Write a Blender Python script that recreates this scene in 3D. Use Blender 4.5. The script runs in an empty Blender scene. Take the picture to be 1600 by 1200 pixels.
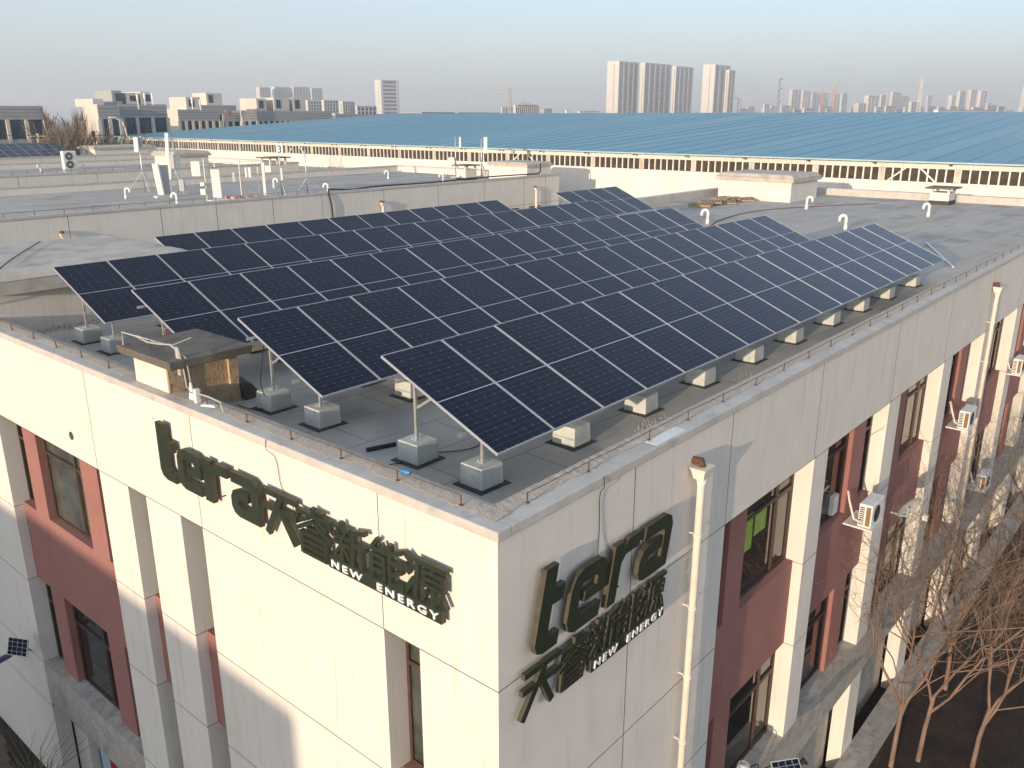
import bpy, math, random
from mathutils import Vector, Matrix
R_ = math.radians
random.seed(7)
sc = bpy.context.scene
COL = sc.collection

# ------------------------------------------------------------------ camera
CAM = Vector((-6.271, -5.563, 4.459)); PITCH, YAW = R_(17.434), R_(40.504); FPX = 1334.73
FWD = Vector((math.cos(PITCH)*math.cos(YAW), math.cos(PITCH)*math.sin(YAW), -math.sin(PITCH)))
RGT = Vector((math.sin(YAW), -math.cos(YAW), 0)); UPV = RGT.cross(FWD)
cd = bpy.data.cameras.new("camera"); cam = bpy.data.objects.new("camera", cd); COL.objects.link(cam)
cd.sensor_width = 36; cd.lens = 36*FPX/1600; cd.clip_start = .1; cd.clip_end = 30000
m3 = Matrix((RGT, UPV, -FWD)).transposed()
cam.matrix_world = Matrix.Translation(CAM) @ m3.to_4x4()
sc.camera = cam
# ------------------------------------------------------------------ sky and sun
SUN_EL, SUN_AZ = R_(7.4), R_(188.3)          # the sun stands low behind the viewer, over -x
w = bpy.data.worlds.new("World"); sc.world = w; w.use_nodes = True
nt = w.node_tree; bg = nt.nodes["Background"]
sky = nt.nodes.new("ShaderNodeTexSky"); sky.sky_type = 'NISHITA'; sky.sun_disc = False
sky.sun_elevation = SUN_EL; sky.sun_rotation = R_(90)-SUN_AZ
sky.air_density = 1.0; sky.dust_density = 2.6; sky.ozone_density = 2.6; sky.altitude = 60
wb = nt.nodes.new("ShaderNodeMix"); wb.data_type = 'RGBA'; wb.blend_type = 'MULTIPLY'; wb.inputs[0].default_value = 1; wb.inputs[7].default_value = (1.0, 1.0, 1.12, 1)   # white balance of the sky
nt.links.new(sky.outputs[0], wb.inputs[6])
veil = nt.nodes.new("ShaderNodeMix"); veil.data_type = 'RGBA'; veil.inputs[0].default_value = .6; veil.inputs[7].default_value = (1.58, 1.74, 1.86, 1)   # even high veil of winter haze
nt.links.new(wb.outputs[2], veil.inputs[6]); nt.links.new(veil.outputs[2], bg.inputs[0]); bg.inputs[1].default_value = .15
ld = bpy.data.lights.new("sun", 'SUN'); ld.energy = 2.0; ld.angle = R_(.5); ld.color = (1, .79, .58)
sun = bpy.data.objects.new("sun", ld); COL.objects.link(sun)
sd = Vector((math.cos(SUN_EL)*math.cos(SUN_AZ), math.cos(SUN_EL)*math.sin(SUN_AZ), math.sin(SUN_EL)))
sun.rotation_euler = sd.to_track_quat('Z', 'Y').to_euler()
vs = sc.view_settings; vs.view_transform = 'Standard'; vs.look = 'None'; vs.exposure = 1.58; vs.gamma = 1; vs.use_curve_mapping = False
sc.cycles.max_bounces = 5; sc.cycles.volume_bounces = 0

# ------------------------------------------------------------------ materials
def mat(name, c1, c2=None, scale=1.5, rough=.85, metal=0., bump=0., bscale=40, stretch=None, spec=.4, detail=6, lo=.35, hi=.7, coat=0):
    m = bpy.data.materials.new(name); m.use_nodes = True
    n = m.node_tree.nodes; l = m.node_tree.links; b = n["Principled BSDF"]
    b.inputs["Base Color"].default_value = (*c1, 1); b.inputs["Roughness"].default_value = rough
    b.inputs["Metallic"].default_value = metal; b.inputs["Specular IOR Level"].default_value = spec
    if coat: b.inputs["Coat Weight"].default_value = coat
    g = n.new("ShaderNodeNewGeometry"); src = g.outputs["Position"]
    if stretch:
        mp = n.new("ShaderNodeMapping"); mp.inputs["Scale"].default_value = stretch; l.new(src, mp.inputs[0]); src = mp.outputs[0]
    if c2:
        t = n.new("ShaderNodeTexNoise"); t.inputs["Scale"].default_value = scale; t.inputs["Detail"].default_value = detail; t.inputs["Roughness"].default_value = .62
        l.new(src, t.inputs["Vector"])
        r = n.new("ShaderNodeValToRGB"); r.color_ramp.elements[0].position = lo; r.color_ramp.elements[1].position = hi
        r.color_ramp.elements[0].color = (*c1, 1); r.color_ramp.elements[1].color = (*c2, 1)
        l.new(t.outputs[0], r.inputs[0]); l.new(r.outputs[0], b.inputs["Base Color"])
    if bump:
        t2 = n.new("ShaderNodeTexNoise"); t2.inputs["Scale"].default_value = bscale; t2.inputs["Detail"].default_value = 4
        l.new(g.outputs["Position"], t2.inputs["Vector"])
        bp = n.new("ShaderNodeBump"); bp.inputs["Strength"].default_value = bump; bp.inputs["Distance"].default_value = .02
        l.new(t2.outputs[0], bp.inputs["Height"]); l.new(bp.outputs[0], b.inputs["Normal"])
    return m
def mixin(m, col, scale, lo, hi, stretch=None, amount=1., obj=False):
    """lay a second stain colour over a material"""
    n = m.node_tree.nodes; l = m.node_tree.links; b = n["Principled BSDF"]
    g = n.new("ShaderNodeNewGeometry"); src = g.outputs["Position"]
    mp = n.new("ShaderNodeMapping"); mp.inputs["Scale"].default_value = stretch or (1, 1, 1); mp.inputs["Location"].default_value = (3.1, 7.7, 1.3)
    l.new(src, mp.inputs[0])
    t = n.new("ShaderNodeTexNoise"); t.inputs["Scale"].default_value = scale; t.inputs["Detail"].default_value = 5; l.new(mp.outputs[0], t.inputs["Vector"])
    mr = n.new("ShaderNodeMapRange"); mr.inputs[1].default_value = lo; mr.inputs[2].default_value = hi; mr.inputs[4].default_value = amount
    l.new(t.outputs[0], mr.inputs[0])
    mx = n.new("ShaderNodeMix"); mx.data_type = 'RGBA'; l.new(mr.outputs[0], mx.inputs[0])
    old = b.inputs["Base Color"]
    if old.is_linked: l.new(old.links[0].from_socket, mx.inputs[6])
    else: mx.inputs[6].default_value = old.default_value
    mx.inputs[7].default_value = (*col, 1); l.new(mx.outputs[2], old)
    return m
MT = {}
def setup_materials():
    M = MT
    M['wall'] = mixin(mat('cream_plaster', (.675, .63, .56), (.73, .685, .615), 1.1, .85, bump=.12, bscale=60), (.55, .47, .36), .9, .60, .80, (1.6, 1.6, .35), .55)
    M['wall'] = mixin(M['wall'], (.60, .56, .50), 1.4, .50, .74, (5, 5, .09), .45)
    M['wall'] = mixin(M['wall'], (.46, .40, .33), 2.1, .60, .80, (3, 3, .25), .5)
    M['pink'] = mixin(mat('terracotta_plaster', (.29, .135, .115), (.33, .155, .13), 1.3, .88, bump=.2, bscale=50), (.26, .10, .08), 1.1, .58, .78, (1.5, 1.5, .6), .7)
    M['joint'] = mat('joint_line', (.10, .08, .06), rough=.9)
    M['coping'] = mixin(mat('coping_cement', (.46, .43, .39), (.56, .53, .48), 2.2, .9, bump=.25, bscale=30), (.30, .28, .25), 3.3, .58, .75, None, .6)
    M['gravel'] = mixin(mat('rough_mortar', (.36, .31, .25), (.60, .53, .44), 38, .95, bump=1.0, bscale=70, lo=.3, hi=.72), (.60, .55, .49), 2.2, .55, .7, None, .5)
    M['deck'] = deck_mat()
    M['ledge'] = mixin(mat('ledge_cement', (.34, .31, .27), (.50, .46, .40), 2.5, .9, bump=.3, bscale=30), (.2, .18, .16), 5, .5, .72, (1, 1, 5), .6)
    M['block'] = mixin(mat('cast_concrete', (.46, .48, .45), (.58, .59, .55), 3.5, .85, bump=.3, bscale=45), (.28, .28, .25), 9, .6, .75, None, .5)
    M['steel'] = mat('galvanised_steel', (.55, .55, .53), (.70, .70, .68), 12, .42, .75, spec=.5)
    M['alu'] = mat('anodised_aluminium', (.60, .61, .63), rough=.38, metal=.55, spec=.5)
    M['cells'] = cell_mat()
    M['back'] = mat('backsheet', (.55, .56, .56), rough=.6)
    M['frame'] = mat('brown_window_frame', (.055, .035, .027), (.085, .055, .04), 5, .45)
    M['glass'] = mat('window_glass', (.012, .014, .014), rough=.04, spec=.9)
    M['glass_int'] = mat('painted_interior_pane', (.10, .105, .095), (.03, .035, .03), 1.6, rough=.07, spec=.8)  # opaque pane, grey interior reflection painted into its colour
    M['rust'] = mat('rusty_iron', (.085, .045, .03), (.15, .075, .045), 30, .9)
    M['wire'] = mat('black_cable', (.02, .02, .02), rough=.6)
    M['greywire'] = mat('grey_cable', (.42, .41, .38), rough=.6)
    M['redwire'] = mat('red_cable', (.42, .05, .06), rough=.5); M['redcord'] = mat('dark_red_cord', (.17, .06, .05), rough=.8)
    M['pvc'] = mat('cream_pvc', (.78, .70, .60), (.68, .60, .50), 4, .5)
    M['white'] = mat('white_paint', (.78, .78, .75), (.66, .65, .61), 3, .5)
    M['sign'] = mat('dark_green_acrylic', (.035, .045, .026), (.05, .062, .036), 3, .38, spec=.5)
    M['signside'] = mat('sunlit_sign_edge', (.055, .05, .03), (.085, .075, .048), 9, .6)  # edges are green like the faces; the tan of sunlight is put into their colour
    M['signface'] = mat('dark_sign_face', (.022, .031, .019), (.032, .043, .026), 2, .33, spec=.5)
    M['lettering'] = mat('white_lettering', (.85, .85, .82), rough=.5)
    M['bitumen'] = mat('dark_bitumen', (.045, .045, .045), (.08, .078, .075), 6, .9, bump=.3)
    M['slab'] = mixin(mat('weathered_slab', (.11, .10, .085), (.19, .17, .14), 2.2, .95, bump=.5, bscale=25), (.06, .055, .045), 4, .55, .7, None, .6)
    M['roofslab'] = mixin(mat('pale_slab', (.42, .38, .33), (.55, .50, .44), 1.2, .95, bump=.25, bscale=20), (.26, .23, .19), 1.8, .5, .75, None, .7)
    M['brick'] = mat('crumbling_render', (.42, .30, .18), (.56, .44, .30), 5, .95, bump=.6, bscale=18)
    M['blue_roof'] = blue_roof_mat()
    M['blue_trim'] = mat('pale_blue_trim', (.32, .48, .52), (.42, .56, .58), 1, .5)
    M['fac_wall'] = fac_wall_mat()
    M['fac_glass'] = mat('brown_dark_glass', (.045, .035, .025), (.09, .07, .05), 3, .15, spec=.6)
    M['fac_rust'] = mat('stained_column', (.42, .34, .26), (.62, .57, .50), 1.2, .7)
    M['soil'] = mixin(mat('dark_leaf_litter', (.022, .015, .012), (.05, .032, .023), 1.4, .97, bump=.8, bscale=14), (.11, .065, .04), 6, .6, .75, None, .6)
    M['asphalt'] = mat('asphalt', (.05, .048, .045), (.07, .066, .06), 1, .9)
    M['paving'] = mat('concrete_paving', (.20, .185, .165), (.28, .26, .23), 1.5, .9)
    M['bark'] = mat('tan_bark', (.15, .095, .068), (.27, .18, .135), 5, .8, bump=.3, stretch=(1, 1, .3))
    M['twig'] = mat('brown_twigs', (.13, .088, .058), (.20, .145, .10), 3, .9)
    M['fartwig'] = mat('far_twigs', (.125, .092, .066), (.18, .138, .10), .2, .95)
    M['grass'] = mat('dry_grass', (.16, .14, .07), (.10, .10, .05), 5, .9)
    M['panelwhite'] = mat('antenna_plastic', (.74, .74, .70), (.64, .63, .59), 2, .45)
    M['greybox'] = mat('grey_plastic', (.42, .43, .42), rough=.5)
    M['redbrick'] = mat('pink_bricks', (.48, .28, .24), (.60, .42, .37), 8, .95)
    M['wood'] = mat('old_planks', (.26, .18, .11), (.42, .33, .24), 7, .9, stretch=(1, 6, 1))
    M['navy'] = mat('navy_plastic', (.015, .02, .10), rough=.4)
    M['azure'] = mat('azure_plastic', (.03, .30, .62), rough=.4)
    M['green'] = mat('green_leaflets', (.20, .34, .04), (.42, .52, .10), 14, .6)
    M['acgrille'] = mat('dark_grille', (.03, .03, .03), rough=.6)
    M['rustfan'] = mat('rusty_coil', (.20, .12, .06), (.30, .19, .10), 14, .8)
    M['red'] = mat('red_vinyl', (.45, .02, .03), rough=.5)
    M['orange'] = mat('orange_steel', (.50, .20, .10), rough=.6)
    # far city
    M['c_wall'] = mat('tower_cream_wall', (.60, .57, .53), rough=.8); M['c_shade'] = mat('tower_shaded_wall', (.40, .41, .42), rough=.8)  # second one is a darker copy, shade of the sunless faces put into its colour
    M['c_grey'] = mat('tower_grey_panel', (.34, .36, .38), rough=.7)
    M['c_glass'] = mat('tower_glazing', (.022, .038, .055), rough=.25, spec=.7)
    M['c_pink'] = mat('tower_pink_wall', (.52, .46, .42), rough=.8)
    M['o_lit'] = mat('office_lit_pale_tile', (.62, .57, .51), (.56, .51, .45), .4, .7)  # pale tile; on the end walls its brightness stands in for sunlight
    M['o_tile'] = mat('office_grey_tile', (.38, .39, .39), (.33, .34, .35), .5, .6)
    M['o_glass'] = mat('office_blue_glass', (.03, .06, .09), (.05, .09, .12), .5, .12, spec=.8)
def deck_mat():
    m = mat('grey_membrane_deck', (.375, .35, .31), (.46, .435, .39), .35, .85, bump=.15, bscale=25, detail=8)
    mixin(m, (.25, .23, .20), .8, .52, .75, (.25, 1.6, 1), .6)
    mixin(m, (.20, .20, .195), .42, .56, .66, None, .55)
    mixin(m, (.50, .46, .40), 1.1, .60, .78, (.4, 2.2, 1), .45)
    n = m.node_tree.nodes; l = m.node_tree.links; b = n["Principled BSDF"]
    g = n.new("ShaderNodeNewGeometry"); mp = n.new("ShaderNodeMapping"); mp.inputs["Rotation"].default_value = (0, 0, R_(3)); l.new(g.outputs["Position"], mp.inputs[0])
    br = n.new("ShaderNodeTexBrick"); br.inputs["Scale"].default_value = 1; br.inputs["Mortar Size"].default_value = .018; br.inputs["Mortar Smooth"].default_value = .4
    br.inputs["Brick Width"].default_value = 2.6; br.inputs["Row Height"].default_value = 1.0
    l.new(mp.outputs[0], br.inputs["Vector"])
    mx = n.new("ShaderNodeMix"); mx.data_type = 'RGBA'; mx.inputs[7].default_value = (.15, .13, .115, 1)
    mm = n.new("ShaderNodeMath"); mm.operation = 'MULTIPLY'; mm.inputs[1].default_value = .55; l.new(br.outputs["Fac"], mm.inputs[0])
    l.new(mm.outputs[0], mx.inputs[0]); l.new(b.inputs["Base Color"].links[0].from_socket, mx.inputs[6]); l.new(mx.outputs[2], b.inputs["Base Color"])
    return m
def cell_mat():
    m = bpy.data.materials.new('monocrystalline_cells'); m.use_nodes = True
    n = m.node_tree.nodes; l = m.node_tree.links; b = n["Principled BSDF"]
    tc = n.new("ShaderNodeTexCoord"); sp = n.new("ShaderNodeSeparateXYZ"); l.new(tc.outputs["Object"], sp.inputs[0])
    def math_(op, a, v=None, w=None):
        x = n.new("ShaderNodeMath"); x.operation = op
        for i, q in enumerate((a, v, w)):
            if q is None: continue
            if isinstance(q, (int, float)): x.inputs[i].default_value = q
            else: l.new(q, x.inputs[i])
        return x.outputs[0]
    cw, ch = .1835, .0925
    def dist(s, off, step):                      # distance to the nearest grid line
        a = math_('DIVIDE', math_('SUBTRACT', s, off), step)
        return math_('MULTIPLY', math_('ABSOLUTE', math_('SUBTRACT', a, math_('ROUND', a))), step)
    dx = dist(sp.outputs[0], .0165, cw); dy = dist(sp.outputs[1], .0285, ch)
    lx = math_('LESS_THAN', dx, .0022); ly = math_('LESS_THAN', dy, .0016)
    # corner diamonds of full cells
    dm = math_('LESS_THAN', math_('ADD', dx, dist(sp.outputs[1], .0285, ch*2)), .0115)
    ln = math_('MAXIMUM', math_('MULTIPLY', lx, .10), math_('MULTIPLY', ly, .20)); ln = math_('MAXIMUM', ln, math_('MULTIPLY', dm, .42))
    oi = n.new("ShaderNodeObjectInfo")
    nz = n.new("ShaderNodeTexWhiteNoise"); nz.noise_dimensions = '3D'
    cb = n.new("ShaderNodeCombineXYZ")
    l.new(math_('FLOOR', math_('DIVIDE', math_('SUBTRACT', sp.outputs[0], .0165), cw)), cb.inputs[0])
    l.new(math_('FLOOR', math_('DIVIDE', math_('SUBTRACT', sp.outputs[1], .0285), ch)), cb.inputs[1]); l.new(oi.outputs["Random"], cb.inputs[2])
    l.new(cb.outputs[0], nz.inputs[0])
    mx0 = n.new("ShaderNodeMix"); mx0.data_type = 'RGBA'; mx0.inputs[6].default_value = (.0012, .0036, .0140, 1); mx0.inputs[7].default_value = (.0026, .0066, .0230, 1)
    l.new(nz.outputs[0], mx0.inputs[0])
    mx = n.new("ShaderNodeMix"); mx.data_type = 'RGBA'; mx.inputs[7].default_value = (.42, .43, .45, 1)
    l.new(ln, mx.inputs[0]); l.new(mx0.outputs[2], mx.inputs[6])
    ds = n.new("ShaderNodeTexNoise"); ds.inputs["Scale"].default_value = 2.3; ds.inputs["Detail"].default_value = 7; gp = n.new("ShaderNodeNewGeometry"); l.new(gp.outputs["Position"], ds.inputs["Vector"])
    dr = n.new("ShaderNodeMapRange"); dr.inputs[1].default_value = .45; dr.inputs[2].default_value = .8; dr.inputs[4].default_value = .022; l.new(ds.outputs[0], dr.inputs[0])
    da = math_('ADD', dr.outputs[0], math_('MULTIPLY', oi.outputs["Random"], .006))
    mxd = n.new("ShaderNodeMix"); mxd.data_type = 'RGBA'; mxd.inputs[7].default_value = (.20, .18, .15, 1); l.new(da, mxd.inputs[0]); l.new(mx.outputs[2], mxd.inputs[6]); l.new(mxd.outputs[2], b.inputs["Base Color"])
    b.inputs["Roughness"].default_value = .16; b.inputs["Specular IOR Level"].default_value = .16
    dn = n.new("ShaderNodeTexNoise"); dn.inputs["Scale"].default_value = 1.4; g = n.new("ShaderNodeNewGeometry"); l.new(g.outputs["Position"], dn.inputs["Vector"])
    mr = n.new("ShaderNodeMapRange"); mr.inputs[3].default_value = .12; mr.inputs[4].default_value = .26; l.new(dn.outputs[0], mr.inputs[0]); l.new(mr.outputs[0], b.inputs["Roughness"])
    return m
def blue_roof_mat():
    m = mat('blue_corrugated_sheet', (.060, .225, .30), (.080, .25, .33), .05, .42, .1, stretch=(.12, 1, 1), spec=.5)
    mixin(m, (.24, .33, .36), .16, .50, .70, (.05, 1.0, 1), .6)
    mixin(m, (.12, .30, .38), 1.2, .45, .7, (.02, .9, 1), .5)
    return m
def fac_wall_mat():
    m = mat('white_corrugated_sheet', (.74, .71, .66), (.66, .62, .56), .15, .6, stretch=(1, 1, .2))
    mixin(m, (.50, .42, .34), 1.1, .58, .8, (1, 1.5, .08), .6)
    n = m.node_tree.nodes; l = m.node_tree.links; b = n["Principled BSDF"]
    g = n.new("ShaderNodeNewGeometry"); wv = n.new("ShaderNodeTexWave"); wv.bands_direction = 'Y'; wv.inputs["Scale"].default_value = .9; l.new(g.outputs["Position"], wv.inputs[0])
    bp = n.new("ShaderNodeBump"); bp.inputs["Strength"].default_value = .35; bp.inputs["Distance"].default_value = .05; l.new(wv.outputs[0], bp.inputs["Height"]); l.new(bp.outputs[0], b.inputs["Normal"])
    return m
setup_materials()

# ------------------------------------------------------------------ mesh helpers
ORG = {}
class MB:
    def __init__(s): s.v = []; s.f = []; s.m = []
    def add(s, vs, fs, mi=0):
        k = len(s.v); s.v += [tuple(p) for p in vs]; s.f += [tuple(k+i for i in f) for f in fs]; s.m += [mi]*len(fs); return s
    def box(s, x0, x1, y0, y1, z0, z1, mi=0):
        if x0 > x1: x0, x1 = x1, x0
        if y0 > y1: y0, y1 = y1, y0
        if z0 > z1: z0, z1 = z1, z0
        return s.add([(x0,y0,z0),(x1,y0,z0),(x1,y1,z0),(x0,y1,z0),(x0,y0,z1),(x1,y0,z1),(x1,y1,z1),(x0,y1,z1)],
            [(0,3,2,1),(4,5,6,7),(0,1,5,4),(1,2,6,5),(2,3,7,6),(3,0,4,7)], mi)
    def frust(s, cx, cy, z0, z1, a0, b0, a1, b1, mi=0, rot=0):
        c, q = math.cos(rot), math.sin(rot)
        P = [(cx+x*c-y*q, cy+x*q+y*c, z) for z, a, b in ((z0,a0,b0),(z1,a1,b1)) for x, y in ((-a,-b),(a,-b),(a,b),(-a,b))]
        return s.add(P, [(0,3,2,1),(4,5,6,7),(0,1,5,4),(1,2,6,5),(2,3,7,6),(3,0,4,7)], mi)
    def tube(s, pts, r, n=6, mi=0, caps=True):
        pts = [Vector(p) for p in pts]; rs = r if isinstance(r, (list, tuple)) else [r]*len(pts)
        d0 = (pts[1]-pts[0]).normalized(); u = d0.orthogonal().normalized(); V = []
        for i, p in enumerate(pts):
            d = (pts[min(i+1, len(pts)-1)]-pts[max(i-1, 0)])
            d = d.normalized() if d.length > 1e-9 else d0
            u = (u-d*u.dot(d)); u = u.normalized() if u.length > 1e-6 else d.orthogonal().normalized(); q = d.cross(u)
            V += [p+(u*math.cos(2*math.pi*k/n)+q*math.sin(2*math.pi*k/n))*rs[i] for k in range(n)]
        F = [(i*n+k, i*n+(k+1) % n, (i+1)*n+(k+1) % n, (i+1)*n+k) for i in range(len(pts)-1) for k in range(n)]
        if caps: F += [tuple(range(n-1, -1, -1)), tuple((len(pts)-1)*n+k for k in range(n))]
        return s.add(V, F, mi)
    def bar(s, a, b, w, h, mi=0, up=(0,0,1)):
        a, b = Vector(a), Vector(b); d = (b-a).normalized(); up = Vector(up)
        if abs(d.dot(up)) > .99: up = Vector((1, 0, 0))
        x = d.cross(up).normalized(); y = x.cross(d)
        V = [p+x*i*w/2+y*j*h/2 for p in (a, b) for i, j in ((-1,-1),(1,-1),(1,1),(-1,1))]
        return s.add(V, [(0,1,2,3),(7,6,5,4),(0,4,5,1),(1,5,6,2),(2,6,7,3),(3,7,4,0)], mi)
    def prism(s, poly, f, t0, t1, mi=0, ms=None):
        """poly of (a,b) pairs pushed from t0 to t1 with f(a,b,t) -> point"""
        n = len(poly); ms = mi if ms is None else ms
        k = len(s.v); s.v += [tuple(f(a, b, t0)) for a, b in poly]+[tuple(f(a, b, t1)) for a, b in poly]
        s.f += [tuple(k+i for i in range(n)), tuple(k+n+i for i in range(n-1, -1, -1))]; s.m += [mi, mi]
        s.f += [(k+i, k+n+i, k+n+(i+1) % n, k+(i+1) % n) for i in range(n)]; s.m += [ms]*n
        return s
    def build(s, name, mats, parent=None, smooth=False, fix=False, bevel=0):
        me = bpy.data.meshes.new(name); o = ORG.get(parent.name, Vector()) if parent else Vector()
        if s.__dict__.get('local'): o = Vector()
        me.from_pydata([(x-o.x, y-o.y, z-o.z) for x, y, z in s.v], [], s.f)
        for m in (mats if isinstance(mats, (list, tuple)) else [mats]): me.materials.append(m)
        me.polygons.foreach_set('material_index', s.m)
        if smooth: me.polygons.foreach_set('use_smooth', [True]*len(me.polygons))
        if fix:
            import bmesh
            bm = bmesh.new(); bm.from_mesh(me); bmesh.ops.recalc_face_normals(bm, faces=bm.faces); bm.to_mesh(me); bm.free()
        me.update()
        ob = bpy.data.objects.new(name, me); COL.objects.link(ob)
        if parent: ob.parent = parent; ORG[ob.name] = ORG.get(parent.name, Vector())
        if bevel:
            md = ob.modifiers.new('bevel', 'BEVEL'); md.width = bevel; md.segments = 2; md.limit_method = 'ANGLE'
        return ob
def tag(o, label, cat, group=None):
    o['label'] = label; o['category'] = cat
    if group: o['group'] = group
    return o
def thing(name, label, cat, loc=(0, 0, 0), group=None):
    o = bpy.data.objects.new(name, None); COL.objects.link(o); o.location = loc; o.empty_display_size = .2
    ORG[o.name] = Vector(loc); return tag(o, label, cat, group)
def struct(o, kind='structure'): o['kind'] = kind; return o
def dup(root, loc, label, rotz=None, scale=None):
    r = root.copy(); COL.objects.link(r); r.location = loc; r['label'] = label
    if rotz is not None: r.rotation_euler.z = rotz
    if scale: r.scale = (scale,)*3
    for ch in list(root.children):
        c = ch.copy(); COL.objects.link(c); c.parent = r
        for g in list(ch.children):
            d = g.copy(); COL.objects.link(d); d.parent = c
    return r
def at(px, py, D):
    """point seen at a photograph pixel, D metres off along the ground (used for the far city)"""
    d = FWD + RGT*(px-800)/FPX - UPV*(py-600)/FPX
    return CAM + d*(D/math.hypot(d.x, d.y))
def on(px, py, axis, val):
    d = FWD + RGT*(px-800)/FPX - UPV*(py-600)/FPX
    return CAM + d*((val-CAM[axis])/d[axis])
GZ = -12.5
DK = -.25

# ------------------------------------------------------------------ ground
struct(MB().box(-9000, 9000, -9000, 9000, GZ-1, GZ).build('ground', MT['soil']))
g1 = MB().box(-60, 48, 21.5, 35.4, GZ, GZ+.004).box(-60, 46, 56, 65.4, GZ, GZ+.004).box(-18, -.6, -60, 130, GZ+.004, GZ+.008)
struct(g1.build('pavement', MT['paving']))
struct(MB().box(-34, -20, -200, 300, GZ, GZ+.004).box(-20, 200, -34, -24, GZ, GZ+.004).build('road', MT['asphalt']))

# ------------------------------------------------------------------ the office building
LV = [-1.92, -4.26, -6.19, -8.5]
B = thing('office_building', 'cream office block with terracotta bays and solar arrays on its flat roof', 'building')
def PL(a, d, z): return (d, a, z)
def PR(a, d, z): return (a, d, z)
def fbox(mb, S, a0, a1, d0, d1, z0, z1, mi=0):
    if S == 'L': mb.box(d0, d1, a0, a1, z0, z1, mi)
    else: mb.box(a0, a1, d0, d1, z0, z1, mi)
def pier(S, a0, a1, dep, parent, joints=LV[1:]+[-9.8], z1=-1.92):
    mb = MB(); fbox(mb, S, a0, a1, 0, dep, GZ, z1)
    for z in joints: fbox(mb, S, a0-.0025 if a0 > 0 else a0, a1+.0025, -.0025, dep-.01, z-.006, z+.006, 1)
    return mb.build('pier', [MT['wall'], MT['joint']], parent)
def window(S, a0, a1, z0, z1, dep, parent, split=(.68,), tr=.68, gm='glass', fr=.055):
    mb = MB(); t = .06
    fbox(mb, S, a0, a0+fr, dep, dep+t, z0, z1); fbox(mb, S, a1-fr, a1, dep, dep+t, z0, z1)
    fbox(mb, S, a0+fr, a1-fr, dep, dep+t, z0, z0+fr); fbox(mb, S, a0+fr, a1-fr, dep, dep+t, z1-fr, z1)
    zt = z1-tr
    fbox(mb, S, a0+fr, a1-fr, dep-.004, dep+t, zt-.035, zt+.035)
    for s in split:
        a = a0+(a1-a0)*s
        fbox(mb, S, a-.035, a+.035, dep-.006, dep+t, z0+fr, zt-.035); fbox(mb, S, a-.035, a+.035, dep-.006, dep+t, zt+.035, z1-fr)
        # opening sash inside the wider light
        b0, b1 = (a0+fr, a-.035) if s < .5 else (a+.035, a1-fr)
        for q0, q1, r0, r1 in ((b0, b0+.04, z0+fr, zt-.035), (b1-.04, b1, z0+fr, zt-.035), (b0+.04, b1-.04, z0+fr, z0+fr+.04), (b0+.04, b1-.04, zt-.075, zt-.035)):
            fbox(mb, S, q0, q1, dep+.008, dep+t, r0, r1)
    o = mb.build('window', MT['frame'], parent)
    g = MB(); fbox(g, S, a0+.01, a1-.01, dep+.035, dep+.05, z0+.01, z1-.01)
    g.build('pane', MT[gm], o)
    return o
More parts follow.
